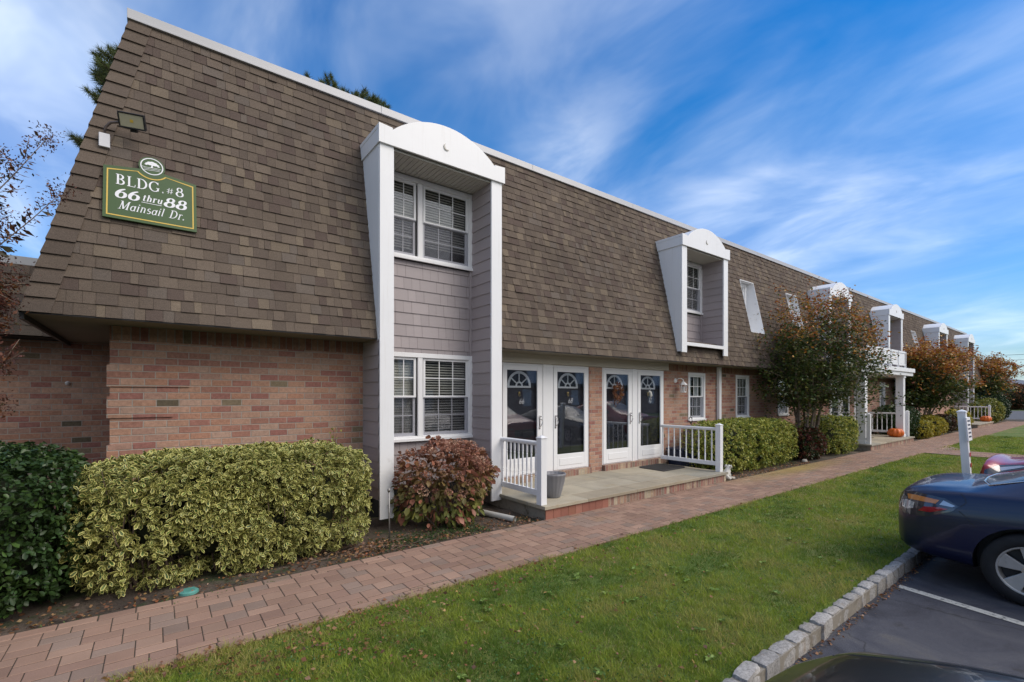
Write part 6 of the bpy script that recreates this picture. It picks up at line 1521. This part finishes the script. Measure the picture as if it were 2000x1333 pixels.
def car(name, label, mat, x, y, rz, tab, wheels, wr, facing):
    t = thing(name, label, 'car', (x, y, -.13), 'cars parked along the kerb', rz=rz)
    body, bvh = car_body('body', tab, wheels, wr, mat, t)
    for wy in wheels:
        for s__ in (-1, 1): wheel(s__*(tab[4][2]-.115), wy, wr, s__, t)
    return t, body, bvh
# blue sedan: rear end over the kerb
t, body, bvh = car('parked_car', 'dark blue sedan parked with its rear over the granite kerb, one rear wheel showing', 'paint_blue', 7.17, 1.55, math.pi, SEDAN, (1.02, 3.80), .33, 'rear')
def sym(fn):
    for s__ in (-1, 1): fn(s__)
def tl_(s__):
    o = decal('tail_light', 'lamp_smoke', [(.04,.72), (.12,.675), (.30,.69), (.50,.78), (.545,.835), (.44,.895), (.20,.915), (.09,.895), (.05,.82)], 'x', s__, bvh, .004, t)
    decal('amber_lens', 'lamp_amber', [(.14,.835), (.37,.830), (.40,.868), (.20,.885), (.13,.88)], 'x', s__, bvh, .008, o)
    decal('red_lens', 'lamp_red', [(.23,.735), (.33,.738), (.47,.795), (.40,.80), (.28,.785)], 'x', s__, bvh, .008, o)
    decal('clear_lens', 'lamp_clear', [(.40,.825), (.50,.820), (.52,.835), (.43,.872)], 'x', s__, bvh, .008, o)
    decal('reverse_lens', 'lamp_clear', [(.085,.745), (.14,.73), (.19,.75), (.20,.81), (.13,.825), (.09,.81)], 'x', s__, bvh, .008, o)
    decal('rear_lens', 'lamp_smoke', [(s__*.45,.72), (s__*.66,.71), (s__*.74,.72), (s__*.74,.87), (s__*.62,.875), (s__*.48,.84)], 'y', -1, bvh, .004, o)
    decal('side_window', 'car_glass', [(1.42,1.045), (1.75,1.02), (3.10,1.00), (3.30,1.03), (2.90,1.30), (2.4,1.355), (1.85,1.33), (1.55,1.22)], 'x', s__, bvh, .003, t)
    decal('rear_fog', 'chrome', [(.03,.335), (.10,.33), (.10,.35), (.03,.36)], 'x', s__, bvh, .004, t)
    decal('panel_gap', 'black_plastic', [(.552,.835), (.594,.88), (.58,.925), (.55,.955), (.556,.96), (.586,.928), (.600,.88), (.558,.832)], 'x', s__, bvh, .0025, t)
    decal('bumper_seam', 'black_plastic', [(.545,.79), (.60,.74), (.66,.66), (.664,.662), (.604,.744), (.549,.796)], 'x', s__, bvh, .0025, t)
sym(tl_)
decal('rear_window', 'car_glass', [(-.62,.74), (-.35,.67), (0,.65), (.35,.67), (.62,.74), (.60,1.1), (.52,1.68), (0,1.72), (-.52,1.68), (-.60,1.1)], 'z', 1, bvh, .004, t)
decal('windscreen', 'car_glass', [(-.58,3.55), (0,3.68), (.58,3.55), (.54,3.05), (0,3.0), (-.54,3.05)], 'z', 1, bvh, .004, t)
rg = MB()
pts = []
for q in [(-.635,.73), (-.36,.656), (0,.636), (.36,.656), (.635,.73), (.62,1.1), (.535,1.69)]:
    loc, nor, _, _ = bvh.ray_cast(Vector((q[0], q[1], 5)), Vector((0, 0, -1))); pts.append(loc+nor*.003)
rg.tube(pts, .007, 6); rg.build('window_trim', M['chrome'], t, local=True, smooth=True)
def bmp(name, mat, boxes, bv=.01):
    m_ = MB()
    for q in boxes: m_.box(*q)
    return m_.build(name, M[mat], t, local=True, bevel=bv)
bmp('licence_plate', 'box_white', [(-.16, .16, .012, .022, .60, .72)], .003)

# red car: nose towards the kerb
SUV = [(r_[0], r_[1]+.03, r_[2]*1.02, r_[3]*1.10, r_[4]*1.02, (r_[5]*1.18 if r_[0] > 3.6 else r_[5]*1.17), r_[6]*1.05) for r_ in SEDAN]
SUV[-1] = (4.84,.42,.76,.82,.72,.92,.52); SUV[-2] = (4.78,.34,.86,.96,.80,1.03,.58)
t, body, bvh = car('parked_car', 'dark red car with its nose toward the kerb, behind the blue sedan', 'paint_red', 9.98, 1.27-4.84, 0, SUV, (1.0, 3.82), .35, 'front')
def hl_(s__):
    o = decal('headlight', 'lamp_smoke', [(4.30,.985), (4.45,.93), (4.72,.84), (4.775,.85), (4.77,.90), (4.66,.96), (4.40,1.0)], 'x', s__, bvh, .004, t)
    decal('clear_lens', 'lamp_clear', [(4.36,.98), (4.50,.93), (4.62,.89), (4.64,.93), (4.45,.975)], 'x', s__, bvh, .008, o)
    decal('front_lens', 'lamp_clear', [(s__*.50,.80), (s__*.74,.80), (s__*.76,.86), (s__*.52,.84)], 'y', 1, bvh, .005, o)
    decal('side_window', 'car_glass', [(1.3,1.16), (3.10,1.12), (3.35,1.12), (2.90,1.46), (2.3,1.53), (1.6,1.48)], 'x', s__, bvh, .003, t)
sym(hl_)
decal('grille', 'black_plastic', [(-.46,.55), (.46,.55), (.52,.66), (.48,.79), (-.48,.79), (-.52,.66)], 'y', 1, bvh, .004, t)
decal('grille_bar', 'chrome', [(-.52,.775), (-.30,.72), (.30,.72), (.52,.775), (.52,.79), (.29,.738), (-.29,.738), (-.52,.79)], 'y', 1, bvh, .010, t)
decal('windscreen', 'car_glass', [(-.60,3.55), (0,3.68), (.60,3.55), (.56,2.98), (0,2.92), (-.56,2.98)], 'z', 1, bvh, .004, t)
bmp('licence_plate', 'black_plastic', [(-.16, .16, 4.845, 4.865, .50, .60)], .003)

red_car = t
# black car right beside the camera
t, body, bvh = car('parked_car', 'glossy black car nose at the bottom right corner of the picture', 'paint_black', 1.55, .96-4.84, R(-1.5), [(r_[0], r_[1], r_[2], r_[3]*1.05, r_[4], r_[5]*1.05, r_[6]) for r_ in SEDAN], (1.02, 3.80), .33, 'front')
def hb_(s__):
    o = decal('headlight', 'lamp_smoke', [(4.25,.82), (4.45,.765), (4.70,.66), (4.76,.66), (4.74,.71), (4.60,.79), (4.35,.85)], 'x', s__, bvh, .004, t)
    decal('clear_lens', 'lamp_clear', [(4.36,.815), (4.50,.77), (4.60,.73), (4.62,.76), (4.45,.82)], 'x', s__, bvh, .008, o)
    decal('side_window', 'car_glass', [(1.42,1.045), (1.75,1.02), (3.10,1.00), (3.30,1.03), (2.90,1.30), (2.4,1.355), (1.85,1.33), (1.55,1.22)], 'x', s__, bvh, .003, t)
sym(hb_)
decal('grille', 'black_plastic', [(-.42,.42), (.42,.42), (.46,.52), (.42,.60), (-.42,.60), (-.46,.52)], 'y', 1, bvh, .004, t)
decal('windscreen', 'car_glass', [(-.58,3.55), (0,3.68), (.58,3.55), (.54,3.05), (0,3.0), (-.54,3.05)], 'z', 1, bvh, .004, t)
for s__ in (-1, 1):
    pts = []
    for k in range(14):
        q = (s__*(.70-.011*k), 3.75+.068*k); loc, nor, _, _ = bvh.ray_cast(Vector((q[0], q[1], 5)), Vector((0, 0, -1)))
        if loc is not None: pts.append(loc+nor*.0005)
    rg = MB(); rg.tube(pts, .0022, 4); rg.build('hood_seam', M['black_plastic'], t, local=True)

# more cars stand along the kerb past the picture's edge; the storm doors mirror them
dup(t, (13.95, 1.02-4.84, -.13), 'black car parked farther along the kerb, mirrored in storm door 68')
dup(red_car, (16.9, 1.1-4.84, -.13), 'second red car parked farther along the kerb, mirrored in storm door 70')

# a building like this one stands across the parking lot; the storm doors mirror it
t = thing('opposite_building', 'brick building with brown mansard across the parking lot, mirrored in the storm door glass', 'building', (15, -19, 0))
m_ = MB(); m_.box(-30, 70, -26, -19, -.2, 2.6); m_.build('brick_wall', M['brick'], t)
m_ = MB(); m_.prism([(-18.4, 2.6), (-19.2, 6.2), (-26, 6.2), (-26, 2.6)], 'x', -30, 70); m_.build('mansard_roof', M['roof_brown'] if 'roof_brown' in M else M['shingle_far'], t)
m_ = MB()
for k in range(16):
    x_ = -28+k*6; m_.box(x_, x_+.9, -18.99, -18.95, .9, 2.3); m_.box(x_+2.2, x_+3.1, -18.99, -18.95, .1, 2.3); m_.box(x_, x_+1.8, -18.45, -18.3, 2.9, 5.6)
m_.build('window', M['white_vinyl'], t)
g = MB(); g.poly([(-30, -18.9, -.12), (52, -18.9, -.12), (52, -14, -.12), (-30, -14, -.12)]); tag(g.build('far_lawn', M['lawn']), kind='structure')
